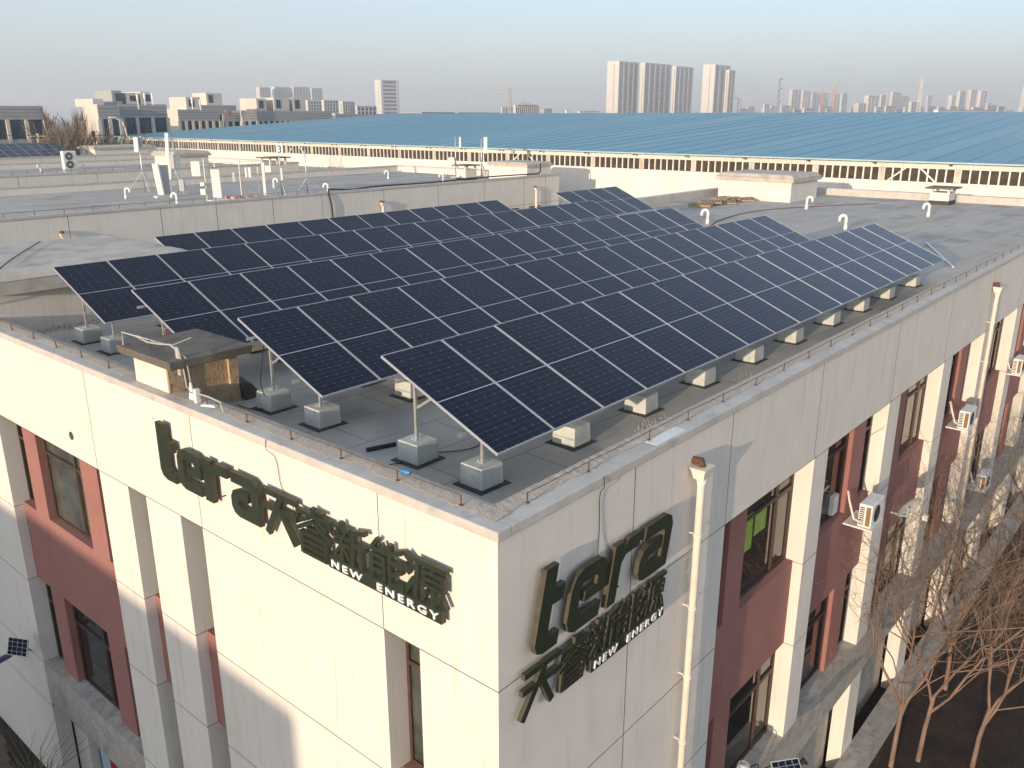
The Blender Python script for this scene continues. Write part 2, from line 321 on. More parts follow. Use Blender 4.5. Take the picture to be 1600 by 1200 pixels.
def build_office():
    # solid core behind all recesses
    MB().box(.75, 47.6, .75, 19.9, GZ, DK-.3).build('inner_core', MT['joint'], B)
    # fascias
    for S, end, cuts in (('L', 20.3, (1.99, 6.41, 10.1, 15.1)), ('R', 48.3, (2.77, 5.6, 9.3, 13.83, 18.25, 22.8, 27.4, 31.9, 36.4, 40.9, 45.4))):
        mb = MB(); st = 0 if S == 'L' else .36
        fbox(mb, S, st, end, 0, .36, -1.92, .03)
        for c in cuts: fbox(mb, S, c-.006, c+.006, -.0025, .1, -1.92, .03, 1)
        fbox(mb, S, st if S == 'L' else 0, end, -.002, .1, -1.932, -1.92, 1)
        mb.build('fascia', [MT['wall'], MT['joint']], B)
    fb = MB().box(0, .36, 20.3-.36, 20.3, 0, 0)  # placeholder corner kept flat
    # solid faces on the left wall
    JL = LV[1:]+[-9.8]
    for a0, a1 in ((0, 1.32), (1.99, 6.41), (7.1, 8.27), (8.93, 10.05), (15.1, 20.3)): pier('L', a0, a1, .36, B, JL if a0 < 15 else JL)
    # narrow slots with windows and terracotta spandrels
    for a0, a1 in ((1.32, 1.99), (6.41, 7.1), (8.27, 8.93)):
        for z0, z1 in ((-6.19, -4.26), (-9.8, -8.5)): MB().box(.21, .6, a0, a1, z0, z1).build('spandrel', MT['pink'], B)
        for z0, z1 in ((-4.26, -1.92), (-8.5, -6.19), (GZ, -9.8)): window('L', a0, a1, z0, z1, .36, B, split=(), gm='glass_int')
    # wide bay of the left wall
    mb = MB().box(.21, .6, 10.05, 15.1, -6.19, -4.26)
    mb.build('spandrel', MT['pink'], B)
    for z0, z1 in ((-4.26, -1.92), (-8.5, -6.19)):
        for a0, a1 in ((10.71, 11.47), (13.63, 14.34)): MB().box(.21, .6, a0, a1, z0, z1).build('bay_column', MT['pink'], B)
    for z0, z1 in ((-4.2, -1.92), (-8.5, -6.19)):
        for a0, a1, sp in ((10.05, 10.71, ()), (11.47, 13.63, (.3,)), (14.34, 15.1, ())): window('L', a0, a1, z0, z1, .36, B, split=sp, gm='glass_int' if z1 > -3 and a1-a0 > 1 else 'glass')
    MB().box(.215, .36, 10.05, 10.71, -4.26, -4.2).box(.215, .36, 11.47, 13.63, -4.26, -4.2).box(.215, .36, 14.34, 15.1, -4.26, -4.2).build('sill', MT['pink'], B)
    MB().box(-.006, .6, 10.052, 15.098, -9.62, -8.497).build('ledge', [MT['ledge']], B)
    for a0, a1 in ((14.3, 15.1), (10.05, 10.9)): MB().box(.41, .75, a0, a1, GZ, -9.62).build('pier', MT['wall'], B)
    o = window('L', 10.9, 14.3, GZ, -9.62, .62, B, split=(.3,), gm='glass')
    pb = MB().box(.58, .6, 12.5, 14.1, -11.9, -9.7).build('window_poster', mat('pale_blue_poster', (.42, .60, .66), rough=.5), o)
    MB().prism([(13.6, -10.0), (13.25, -10.45), (13.05, -11.5), (13.5, -11.6)], lambda a, b, t: (t, a, b), .565, .578).prism([(12.9, -10.3), (12.55, -10.8), (12.7, -11.6)], lambda a, b, t: (t, a, b), .565, .578).build('poster_mark', MT['red'], o, fix=True)
    # right wall: solid face then piers
    pier('R', .36, 5.6, .36, B, JL)
    mb = MB()
    for c, z0, z1 in ((2.77, -12.5, -1.93),): fbox(mb, 'R', c-.006, c+.006, -.0025, .1, z0, z1)
    mb.build('joint_strip', MT['joint'], B)
    PI = [(9.35, 10.07), (13.83, 14.65), (18.33, 19.2), (22.8, 24.1), (27.4, 28.25), (31.9, 32.75), (36.4, 37.2), (40.9, 41.7), (45.4, 48.3)]
    for a0, a1 in PI: pier('R', a0, a1, .36, B, LV[1:])
    ed = [5.6]+[v for p in PI for v in p]
    for i in range(len(PI)):
        a0, a1 = ed[2*i], ed[2*i+1]; A = i % 2 == 0
        k0, k1 = (a0+.67, a0+1.32) if A else (a1-1.62, a1-.83)
        mb = MB().box(a0, a1, .21, .6, -6.19, -4.24)
        mb.build('spandrel', MT['pink'], B)
        for z0, z1 in ((-4.24, -1.92), (-8.5, -6.19)): MB().box(k0, k1, .21, .6, z0, z1).build('bay_column', MT['pink'], B)
        for z0, z1 in ((-4.24, -1.92), (-8.5, -6.19)):
            if A: window('R', a0, k0, z0, z1, .36, B, split=()); window('R', k1, a1, z0, z1, .36, B, split=(.7,) if i else (.69,))
            else: window('R', a0, k0, z0, z1, .36, B, split=(.3,)); window('R', k1, a1, z0, z1, .36, B, split=())
        if i < 6: window('R', a0+.1, a1-.1, -11.6, -9.7, .5, B, split=(.5,), tr=.6)
        MB().box(a0, a1, .44, .7, GZ, -9.7).build('ground_wall', MT['ledge'], B)
    MB().box(5.6, 45.4, -.014, .6, -9.62, -8.497).build('ledge', MT['ledge'], B)
    mb = MB().box(5.6, 48.3, -.55, .0, GZ, GZ+.5); mb.build('plinth', MT['ledge'], B)
    # roof deck, parapets and copings
    MB().box(.3, 47.9, .3, 20.1, DK-.3, DK).build('roof_deck', MT['deck'], B)
    mb = MB()
    ex, ey = 48.3, 20.3
    for ring, (i0, i1, z0, z1), mi in ((0, (-.04, .20, .03, .155), 0),):
        mb.box(-.04, .20, -.04, ey+.04, .03, .155); mb.box(.20, ex+.04, -.04, .20, .03, .155)
        mb.box(.20, ex+.04, ey-.2, ey+.04, .03, .155); mb.box(ex-.2, ex+.04, .20, ey-.2, .03, .155)
    mb.build('coping', MT['coping'], B, bevel=.012)
    # rough mortar strip sloping inward, ragged outer edge over the smooth coping
    rd = random.Random(3)
    def strip(P, n, length, name):
        V, F = [], []; nx = int(length/.07); wob = 0
        for i in range(nx+1):
            s = .16+ (length-.32)*i/nx if length else 0
            wob = wob*.86+rd.uniform(-.02, .02)+(rd.uniform(-.05, .05) if rd.random() < .06 else 0)
            o_ = min(.24, max(.04, .14+wob))
            if n == 'R': o_ = max(.17, o_+.06)
            cols = [(o_, .1555), (o_+.02, .159+rd.uniform(-.001, .004)), (.30, .166+rd.uniform(-.005, .007)), (.40, .164+rd.uniform(-.005, .007)), (.47+rd.uniform(-.008, .008), .155), (.475, DK)]
            V += [P(s if s > max(o_, 0) else s, d, z) for d, z in cols]
        k = 6
        F = [(i*k+j, i*k+j+1, (i+1)*k+j+1, (i+1)*k+j) for i in range(nx) for j in range(k-1)]
        MB().add(V, F).build('mortar_strip', MT['gravel'], B, fix=True)
    strip(lambda a, d, z: (d, a, z), 'L', 20.3, 'l'); strip(lambda a, d, z: (a, d, z+.0012), 'R', 48.3, 'r')
    MB().box(.2, .47, .2, ey-.2, DK, .153).box(.47, ex-.2, .2, .47, DK, .1515).box(.47, ex-.2, ey-.47, ey-.2, DK, .153).box(ex-.47, ex-.2, .47, ey-.47, DK, .153).build('parapet', MT['coping'], B)
    MB().box(0, .3, .3, ey, GZ, .03).build('parapet_wall', MT['wall'], B) if False else None
    MB().box(.6, 47.9, ey-.36, ey, GZ, .03).box(47.94, 48.3, .36, ey-.36, GZ, .03).build('rear_wall', MT['wall'], B)
    # patch of pale cement on the coping
    MB().box(3.3, 4.1, .0, .2, .156, .160).build('cement_patch', MT['white'], B)
    # small round outlet in the left fascia
    mb = MB().tube([(-.012, 11.08, -1.49), (.02, 11.08, -1.49)], .085, 16, 0); mb.build('wall_outlet', MT['signside'], B)
build_office()
def stair_house(parent, x0, x1, y0, y1, z0, zw, zt, over=.18, th=.22, matw='wall', open_=None):
    h = MB().box(x0, x1, y0, y1, z0, zw).build('stair_house', MT[matw], parent)
    V, F = [], []; nx, ny = 26, 20
    for j in range(ny+1):
        for i in range(nx+1):
            u, v = i/nx, j/ny
            e = min(1, 20*min(u, 1-u))*min(1, 16*min(v, 1-v)); e = (e**.5 if e > 0 else 0)*.9+.1*math.sin(math.pi*u)*math.sin(math.pi*v)
            V.append((x0-over+(x1-x0+2*over)*u, y0-over+(y1-y0+2*over)*v, zw+th+(zt-zw-th)*e+random.uniform(-.003, .003)))
    F = [(j*(nx+1)+i, j*(nx+1)+i+1, (j+1)*(nx+1)+i+1, (j+1)*(nx+1)+i) for j in range(ny) for i in range(nx)]
    mb = MB().add(V, F); X0, X1, Y0, Y1 = x0-over, x1+over, y0-over, y1+over
    mb.box(X0+.01, X1-.01, Y0+.01, Y1-.01, zw, zw+th-.012)
    mb.build('roof_slab', MT['roofslab'], h, smooth=False, fix=False)
    return h
stair_house(B, 41.5, 45.3, 14.5, 19.0, DK, .85, 1.3)
stair_house(B, -.1+.55, 5.0, 15.25, 19.7, DK, .68, 1.2, .3, .30)

# ------------------------------------------------------------------ lightning rails
def rail(name, label, S, pins, zb, h=.13, dd=.18, parent=None):
    p0 = (dd, pins[0], zb) if S == 'L' else (pins[0], dd, zb)
    t = thing(name, label, 'lightning rod', p0) if parent is None else parent
    rd = random.Random(len(pins)*7)
    tops = []
    for a in pins:
        b = (dd, a, zb) if S == 'L' else (a, dd, zb)
        tp = (b[0]+rd.uniform(-.012, .012), b[1]+rd.uniform(-.012, .012), zb+h+rd.uniform(-.01, .01)); tops.append(tp)
        MB().tube([b, tp], .009, 5).box(b[0]-.022, b[0]+.022, b[1]-.022, b[1]+.022, zb, zb+.006).build('pin', MT['rust'], t)
    pts = []
    for i in range(len(tops)-1):
        a, b = Vector(tops[i]), Vector(tops[i+1])
        for k in range(3): q = a.lerp(b, k/3); pts.append((q.x, q.y, q.z-(.006 if k else 0)))
    pts.append(tops[-1])
    MB().tube(pts, .0055, 5).build('conductor', MT['rust'], t)
    return t
rail('lightning_rail', 'rusty pins and rod along the coping above the green one line sign', 'L', [.72+1.085*i for i in range(18)], .172)
rail('lightning_rail', 'rusty pins and rod along the coping above the downpipe and terracotta bays', 'R', [.73, 1.94, 3.38, 4.46, 5.56, 6.72, 7.84, 8.93, 10.03, 11.2, 12.25, 13.35, 14.4, 15.55, 16.7, 17.8, 18.95]+[20.05+1.1*i for i in range(25)], .172)
t = thing('lightning_rail', 'thin rusty rail behind the round edged stair house at the left edge', 'lightning rod', (2, 20.1, .155))
for x in [1.2+1.25*i for i in range(16)]: MB().tube([(x, 20.1, .155), (x, 20.1, .62)], .012, 5).build('pin', MT['rust'], t)
MB().tube([(1.2+1.25*i, 20.1, .62) for i in range(16)], .009, 5).build('conductor', MT['rust'], t)

# ------------------------------------------------------------------ solar arrays
PW, PLN, TILT = 1.134, 2.278, R_(22.8)
CT, ST = math.cos(TILT), math.sin(TILT)
def panel_meshes():
    f = MB(); f.local = True; w_, h_, b_ = PW, PLN, .010
    f.box(0, w_, 0, b_, -.035, .0).box(0, w_, h_-b_, h_, -.035, .0).box(0, b_, b_, h_-b_, -.035, .0).box(w_-b_, w_, b_, h_-b_, -.035, .0)
    f.box(b_, w_-b_, b_, h_-b_, -.010, -.006, 1)
    f.box(b_, w_-b_, h_/2-.007, h_/2+.007, -.0045, -.0035)          # white gap between the two cell halves
    f.box(w_/2-.06, w_/2+.06, h_/2-.05, h_/2+.05, -.03, -.0105, 2)
    fo = f.build('solar_panel', [MT['alu'], MT['back'], MT['wire']])
    g = MB(); g.local = True; g.box(b_, w_-b_, b_, h_-b_, -.0058, -.005)
    go = g.build('cell_glass', MT['cells'])
    return fo, go
PF, PG = panel_meshes(); pfm, pgm = PF.data, PG.data
bpy.data.objects.remove(PF); bpy.data.objects.remove(PG)
STEELM = {}
def shared(name, key, mk, mats, parent, loc, rot=None):
    if key not in STEELM:
        mb = mk(); mb.local = True; o = mb.build(name, mats, None); STEELM[key] = o.data; bpy.data.objects.remove(o)
    o = bpy.data.objects.new(name, STEELM[key]); COL.objects.link(o); o.parent = parent; o.location = loc
    if key == 'block': md = o.modifiers.new('bevel', 'BEVEL'); md.width = .012; md.segments = 2
    if rot: o.rotation_euler = rot
    return o
FR = [.44, 2.41, 4.35, 6.41, 8.41, 10.45, 12.6, 14.6, 16.58, 18.9]
def block_mb():
    mb = MB().frust(0, 0, 0, .30, .21, .21, .20, .20); return mb
def pad_mb(): return MB().frust(0, 0, 0, .012, .29, .28, .28, .27)
def post_mb(h):
    def f():
        mb = MB().box(-.02, .02, -.022, -.017, .0, h).box(-.02, -.015, -.017, .022, 0, h).box(.015, .02, -.017, .022, 0, h)
        mb.box(-.06, .06, -.06, .06, 0, .008)
        for x in (-.04, .04): mb.tube([(x, .04, .008), (x, .04, .045)], .008, 6)
        mb.tube([(-.03, 0, .12), (.03, 0, .12)], .011, 6); return mb
    return f
def array(name, label, x0, y0, z0, n, frames, rows=1, zb=DK, tilt=22.8):
    TILT = R_(tilt); CT, ST = math.cos(TILT), math.sin(TILT)
    t = thing(name, label, 'solar array', (x0, y0, z0), 'rows of tilted solar panels on concrete blocks')
    for r in range(rows):
        for i in range(n):
            o = bpy.data.objects.new('solar_panel', pfm); COL.objects.link(o); o.parent = t
            o.location = (i*1.154, r*2.3*CT, r*2.3*ST+random.uniform(-.002, .002)); o.rotation_euler = (TILT+random.uniform(-.0015, .0015), random.uniform(-.001, .001), 0)
            g = bpy.data.objects.new('cell_glass', pgm); COL.objects.link(g); g.parent = o
    L = n*1.154; s2 = rows*2.29
    for s in (.24*s2, .78*s2):                                   # purlins, ends stick out past the panels
        y, z = s*CT+.05*ST, s*ST-.05*CT-.02
        mb = MB(); mb.local = True
        mb.box(-.14, L+.08, y-.021, y+.021, z-.02, z-.015).box(-.14, L+.08, y-.021, y-.016, z-.015, z+.02).box(-.14, L+.08, y+.016, y+.021, z-.015, z+.02)
        mb.build('purlin', MT['steel'], t)
    ya, yb = .66*rows, 1.93*rows; zt = lambda y: y*math.tan(TILT)-.11
    for x in frames:
        if x > L: continue
        mb = MB(); mb.local = True
        mb.bar((x, .12*CT, .12*ST-.10), (x, (s2-.12)*CT, (s2-.12)*ST-.10), .035, .04); mb.build('rafter', MT['steel'], t)
        for y, tag_ in ((ya, 'front'), (yb, 'rear')):
            hb = zb-z0
            jx = random.uniform(-.03, .03)
            shared('damp_proof_pad', 'pad', pad_mb, MT['bitumen'], t, (x+jx, y, hb+.001), (0, 0, random.uniform(-.05, .05)))
            shared('concrete_block', 'block', block_mb, MT['block'], t, (x+jx, y, hb+.013), (0, 0, random.uniform(-.03, .03)))
            h = round(zt(y)-hb-.30, 2); shared('post', 'post%.2f' % h, post_mb(h), MT['steel'], t, (x, y, hb+.313))
        mb = MB(); mb.local = True
        zr = zb-z0+.313
        mb.bar((x+.03, yb-.01, zr+.42*(zt(yb)-zr)), (x+.03, yb-.62, zt(yb-.62)+.02), .03, .035); mb.build('brace', MT['steel'], t)
    return t
A1 = array('solar_array', 'nearest row of dark panels, its front blocks lined along the right parapet', 1.06, .93, .48, 17, FR)
array('solar_array', 'second row of dark panels from the viewer, directly behind the nearest row', 1.08, 4.43, .47, 17, FR)
array('solar_array', 'third row of panels, its left end above the slab topped brick vent', 1.08, 7.96, .48, 17, FR)
array('solar_array', 'fourth row of panels, its left posts standing before the round edged stair house', 1.06, 11.33, .53, 17, FR)
array('solar_array', 'fifth and shorter row of twelve panels below the pale wall with downpipes', 4.98, 14.53, .49, 12, [.44, 2.41, 4.35, 6.41, 8.41, 10.45, 12.6])
array('solar_array', 'small detached array of four panels near the wooden pallets', 22.8, 14.8, .48, 4, [.44, 2.4, 4.1])
# brighter steel parts lie around
o = MB().bar((23.98, 1.47, DK+.03), (29.3, 3.8, DK+.05), .07, .05).build('steel_channel', MT['steel']); tag(o, 'loose steel channel lying on the deck past the far end of the nearest array', 'steel bar')

rd = random.Random(21)
def rubble(x, y, sx, sy, n_, smax, nm='rubble'):
    mb = MB()
    for k in range(n_):
        a, q = rd.gauss(x, sx), rd.gauss(y, sy); q_ = rd.uniform(.25, 1)*smax
        mb.frust(a, q, DK, DK+q_*rd.uniform(.5, 1), q_*.6, q_*.5, q_*.4, q_*.35, rot=rd.uniform(0, 3))
    return struct(mb.build(nm, MT['gravel']), 'stuff')
rubble(5.0, 1.12, .30, .08, 120, .018); rubble(1.6, 14.9, .35, .12, 60, .09); rubble(8.6, 1.2, .2, .08, 40, .018)
# ------------------------------------------------------------------ brick vent with a slab on the parapet corner
V1 = thing('vent_shaft', 'brick roof vent topped by a dark slab above the start of the green letters', 'vent', (.6, 7.75, .15))
mb = MB().box(.15, .42, 7.22, 8.33, .15, .66).box(.42, 1.32, 8.14, 8.33, DK, .66).box(.42, 1.25, 7.28, 7.45, DK, .50).box(1.25, 1.42, 7.22, 8.33, DK, .66)
mb.build('shaft_wall', MT['brick'], V1)
MB().box(.137, .1495, 7.24, 8.31, .16, .655).build('render_coat', MT['wall'], V1)
MB().frust(.70, 7.62, .66, .80, .73, .86, .75, .88).build('slab', MT['slab'], V1, bevel=.012)
o = MB().add([(1.42, 7.05, DK+.01), (1.75, 7.1, DK+.02), (1.72, 7.7, DK+.03), (1.44, 7.6, DK+.03), (1.40, 7.2, .10), (1.47, 7.6, .16), (1.66, 7.5, .02), (1.62, 7.15, -.02)],
    [(3, 2, 1, 0), (4, 7, 6, 5), (0, 1, 7, 4), (1, 2, 6, 7), (2, 3, 5, 6), (3, 0, 4, 5)]).build('bitumen_sheet', MT['bitumen']); tag(o, 'folded black bitumen sheet against the slab topped vent', 'tarp')
t = thing('cable_bundle', 'grey cables tied along pins over the vent slab and down onto the parapet', 'cable', (.3, 7.6, .8))
MB().tube([(.02, 8.36, .80), (.03, 8.36, 1.02), (.10, 8.05, .99), (.14, 7.75, .93), (.14, 7.4, .96), (.17, 7.05, 1.0), (.19, 6.85, .92), (.2, 6.78, .6), (.2, 6.75, .35), (.2, 6.6, .30), (.19, 6.1, .33), (.18, 5.75, .32), (.18, 5.70, .17)], .014, 6).tube([(.10, 8.05, 1.0), (.2, 7.6, .95), (.17, 7.05, .99), (.27, 6.8, .8), (.24, 6.7, .5), (.22, 6.62, .2)], .011, 5).tube([(.17, 7.0, 1.0), (.42, 6.85, 1.1)], .008, 5).build('cable', MT['greywire'], t)
MB().tube([(.16, 7.72, .80), (.16, 7.72, .97)], .012, 5).build('pin', MT['rust'], t)
MB().frust(.19, 6.90, .52, .98, .012, .045, .012, .05).build('tape_wrap', MT['greywire'], t)
o = MB().frust(.20, 6.62, .17, .45, .015, .075, .01, .02).build('plastic_bag', MT['white']); tag(o, 'thin white plastic bag hanging from cables below the vent slab', 'bag')
t = thing('junction_box', 'small white box standing on the parapet beside the brick vent', 'box', (.18, 6.42, .172))
MB().box(.13, .21, 6.37, 6.45, .172, .40).build('housing', MT['white'], t, bevel=.006)
MB().tube([(.21, 6.40, .36), (.24, 6.40, .36)], .02, 8).build('gland', MT['greybox'], t)
o = MB().frust(.20, 6.12, .172, .20, .05, .14, .03, .10, rot=.4).build('cement_offcut', MT['white']); tag(o, 'flat white offcut lying on the parapet by the small white box', 'debris')
t = MB().tube([(1.22, 3.64, DK+.03), (1.66, 3.50, DK+.03)], .032, 10).build('rubber_tube', MT['wire']); tag(t, 'short black rubber tube on the deck by the nearest rear block', 'tube')
o = MB().frust(.42, 1.92, .165, .19, .03, .075, .025, .07, rot=.3).build('plastic_clip', MT['azure']); tag(o, 'bright blue plastic piece on the rough parapet above the white English words', 'debris')
def wire(name, label, pts, r=.007, m='wire', n=5):
    P = []
    pts = [Vector(p) for p in pts]
    for i in range(len(pts)-1):
        a = pts[max(i-1, 0)]; b = pts[i]; c = pts[i+1]; d = pts[min(i+2, len(pts)-1)]
        for k in range(5):
            s = k/5; P.append(.5*((2*b)+(c-a)*s+(2*a-5*b+4*c-d)*s*s+(3*b-a-3*c+d)*s**3))
    P.append(pts[-1])
    return tag(MB().tube(P, r, n).build(name, MT[m]), label, 'cable')
wire('earth_cable', 'thin black cable curling from the nearest blocks toward the panel edge', [(1.7, 2.95, DK+.02), (2.1, 2.6, DK+.02), (2.5, 2.55, DK+.02), (2.75, 2.75, DK+.1), (2.6, 2.9, .3)], .008)
wire('earth_cable', 'thin black cable on the deck beside the short rubber tube', [(1.25, 2.9, DK+.02), (.95, 3.1, DK+.02), (.85, 3.5, DK+.02), (.72, 3.85, DK+.02), (.6, 3.9, .0)], .008)
wire('earth_cable', 'thin black cable dropping from the second row near its rear block', [(1.3, 6.2, .9), (1.25, 6.3, .3), (1.35, 6.35, DK+.1), (1.2, 6.5, DK+.02), (1.15, 6.9, DK+.02)], .008)
wire('array_cable', 'pink red cable hanging under the left end of the third row', [(1.3, 9.2, .95), (1.28, 9.35, .6), (1.3, 9.2, .2), (1.45, 9.0, DK+.02)], .013, 'redwire')
wire('roof_cable', 'dark red cord trailing over the deck in front of the large stair house', [(27, 12, DK+.02), (31, 13.4, DK+.02), (36, 13.9, DK+.02), (40, 12.6, DK+.02), (44, 10.5, DK+.02)], .02, 'redcord')
wire('slab_cable', 'thin cable running across the pale slab of the corner stair house', [(-.02, 15.3, .35), (.1, 15.0, .9), (.8, 15.6, 1.2), (1.7, 17.0, 1.24), (3, 19, 1.24)], .014, 'wire')
wire('sign_cable', 'thin brown wire running down the sunlit wall to the letters', [(-.05, 4.26, .16), (-.06, 4.25, .02), (-.02, 4.1, -.1), (-.02, 4.02, -.5), (-.03, 3.75, -.75), (-.05, 3.7, -.9)], .005, 'rust')
wire('sign_cable', 'thin dark wire running down the shaded wall to the letter r', [(1.95, -.05, .16), (1.95, -.06, .02), (1.92, -.02, -.1), (1.93, -.02, -.6), (1.85, -.05, -.95)], .006, 'wire')

# ------------------------------------------------------------------ signs
def glyph_polys(which):
    # squared lower-case letters in a unit box (x right, y up), height of x = 1
    if which == 't': return [[(0,1.42),(.27,1.42),(.27,1.02),(.52,1.02),(.52,.76),(.27,.76),(.27,.32),(.33,.24),(.55,.24),(.55,0),(.22,0),(.08,.06),(0,.22)]]
    if which == 'e': return [[(.28,1),(.82,1),(.97,.93),(1.05,.8),(1.05,.42),(.44,.42),(.44,.58),(.78,.58),(.78,.72),(.72,.76),(.34,.76),(.28,.70),(.28,.30),(.34,.24),(1.0,.24),(1.0,0),(.28,0),(.1,.07),(0,.24),(0,.76),(.1,.93)]]
    if which == 'r': return [[(0,1),(.27,1),(.27,.88),(.42,1),(.80,1),(.80,.76),(.38,.76),(.27,.64),(.27,0),(0,0)]]
    if which == 'a': return [[(.05,1),(.80,1),(.96,.92),(1.05,.76),(1.05,0),(.26,0),(.09,.06),(0,.2),(0,.42),(.09,.57),(.26,.63),(.66,.63),(.66,.42),(.34,.42),(.27,.36),(.27,.28),(.33,.23),(.78,.23),(.78,.70),(.72,.76),(.05,.76)]]
STROKES = {
 '天': [(.0,.93,1,.93,.13),(.0,.60,1,.60,.13),(.56,.90,.10,.0,.16),(.56,.58,.92,.0,.16)],
 '睿': [(.5,.86,.5,1.0,.12),(.5,.95,.8,.95,.07),(.02,.83,.98,.83,.10),(.07,.83,.04,.70,.09),(.93,.83,.96,.70,.09),(.40,.78,.12,.64,.09),(.60,.78,.88,.64,.09),(.5,.72,.02,.46,.09),(.5,.72,.98,.46,.09),(.32,.55,.68,.55,.07),(.16,.45,.16,.0,.11),(.84,.45,.84,.0,.11),(.16,.42,.84,.42,.08),(.16,.28,.84,.28,.07),(.16,.155,.84,.155,.07),(.16,.03,.84,.03,.08)],
 '新': [(.26,.86,.26,1,.11),(.02,.84,.52,.84,.09),(.13,.79,.18,.66,.08),(.40,.79,.34,.66,.08),(.0,.62,.54,.62,.09),(.02,.44,.52,.44,.09),(.27,.62,.27,.0,.11),(.25,.40,.04,.08,.09),(.29,.40,.50,.10,.09),(.98,.97,.60,.86,.11),(.64,.90,.58,.0,.12),(.62,.56,1.0,.56,.11),(.84,.56,.84,.0,.13)],
 '能': [(.26,1,.08,.74,.10),(.05,.73,.44,.73,.09),(.34,.92,.46,.70,.09),(.09,.60,.07,.0,.11),(.05,.58,.48,.58,.09),(.43,.60,.43,.0,.11),(.09,.40,.43,.40,.08),(.09,.22,.43,.22,.08),(.61,1,.61,.56,.12),(.94,.92,.62,.76,.10),(.56,.57,1.0,.57,.10),(.95,.57,.95,.68,.09),(.61,.50,.61,.0,.12),(.94,.44,.62,.26,.10),(.56,.03,1.0,.03,.11),(.95,.03,.95,.18,.09)],
 '源': [(.04,.98,.20,.82,.12),(.0,.68,.16,.54,.12),(.02,.02,.24,.44,.12),(.28,.93,1,.93,.11),(.35,.93,.27,.0,.11),(.72,.90,.66,.76,.08),(.49,.78,.49,.42,.09),(.92,.78,.92,.42,.09),(.46,.76,.95,.76,.08),(.49,.60,.92,.60,.07),(.46,.44,.95,.44,.08),(.70,.42,.70,.0,.11),(.56,.32,.44,.04,.09),(.86,.32,.98,.04,.09)]}
def sign(name, label, F, fr, tera, hz, boxes, board, dep0=.07, dep1=.15, shear=0.):
    """F(a, d, z) maps wall coordinates; dep measured outwards from the wall"""
    t = thing(name, label, 'sign', F(*fr))
    for ch, a0, a1, z0, z1 in tera:
        polys = glyph_polys(ch); H = 1.42 if ch == 't' else 1.; W = {'t': .55, 'e': 1.05, 'r': .8, 'a': 1.05}[ch]
        for P in polys:
            Q = [(a0+x/W*(a1-a0)+shear*(z0+y/H*(z1-z0)+1.28), z0+y/H*(z1-z0)) for x, y in P]
            mb = MB().prism(Q, lambda a, z, d: F(a, d, z), dep0, dep1, 0, 1)
            o = mb.build('letter', [MT['signface'], MT['signside']], t, fix=True)
            o.data.update()
            # fixing stubs
            MB().tube([F((a0+a1)/2, 0, z0+.12), F((a0+a1)/2, dep0+.01, z0+.12)], .012, 5).tube([F(a0+.1, dep1-.03, z1), F(a0+.1, dep1-.03, z1+.035)], .006, 4).build('bracket', MT['rust'], o)
    for ch, a0, a1, z0, z1 in boxes:
        mb = MB()
        for k, (xa, ya, xb, yb, w_) in enumerate(STROKES[ch]):
            pa, pb = Vector((a0+(a1-a0)*xa+shear*.8*(z1-z0)*(ya-.5), z0+(z1-z0)*ya)), Vector((a0+(a1-a0)*xb+shear*.8*(z1-z0)*(yb-.5), z0+(z1-z0)*yb))
            d_ = (pb-pa).normalized(); n_ = Vector((-d_.y, d_.x))*(w_*.86*abs(a1-a0)/2); e_ = d_*0.0
            Q = [pa-e_+n_, pb+e_+n_, pb+e_-n_, pa-e_-n_]
            mb.prism([(q.x, q.y) for q in Q], lambda a, z, d: F(a, d, z), dep0+k*.0006, dep1-.02+k*.0014, 0, 1)
        mb.build('character', [MT['signface'], MT['signside']], t, fix=True)
    a0, a1, z0, z1 = board
    mb = MB().prism([(a0, z0), (a1, z0), (a1, z1), (a0, z1)], lambda a, z, d: F(a, d, z), dep0, dep1-.003, 0, 1)
    bo = mb.build('sign_board', [MT['signface'], MT['signside']], t, fix=True)
    c = bpy.data.curves.new('g', 'FONT'); c.body = 'NEW  ENERGY'; c.offset = .018; c.extrude = .5; c.space_character = 1.42; c.resolution_u = 3
    ob = bpy.data.objects.new('g', c); COL.objects.link(ob); bpy.context.view_layer.update()
    me = ob.to_mesh(); vs_ = [v.co.copy() for v in me.vertices]; x0, x1 = min(v.x for v in vs_), max(v.x for v in vs_); y0_, y1_ = min(v.y for v in vs_), max(v.y for v in vs_)
    s_ = .035*(1 if a1 > a0 else -1); h_ = z1-z0
    mb = MB(); mb.v = [F(a0+s_*2+(v.x-x0)/(x1-x0)*(a1-a0-s_*3)+shear*((v.y-y0_)/(y1_-y0_)-.5)*.08, dep1-.004 if v.z < 0 else dep1+.012, z0+h_*.20+(v.y-y0_)/(y1_-y0_)*h_*.58) for v in vs_]
    mb.f = [tuple(p.vertices) for p in me.polygons]; mb.m = [0]*len(mb.f)
    ob.to_mesh_clear(); bpy.data.objects.remove(ob); bpy.data.curves.remove(c)
    mb.build('lettering', MT['lettering'], bo)
    return t
sign('wall_sign', 'dark green letters in one line on the bright sunlit wall, white English below', lambda a, d, z: (-d, a, z), (4, 0, -.9),
     [('t', 7.26, 6.78, -1.22, -.25), ('e', 6.68, 5.99, -1.22, -.53), ('r', 5.90, 5.24, -1.22, -.52), ('a', 5.16, 4.44, -1.22, -.52)], 0,
     [('天', 4.38, 3.56, -1.25, -.54), ('睿', 3.58, 2.80, -1.26, -.53), ('新', 2.78, 2.10, -1.09, -.54), ('能', 2.06, 1.40, -1.09, -.54), ('源', 1.42, .68, -1.09, -.54)], (2.87, .76, -1.275, -1.095))
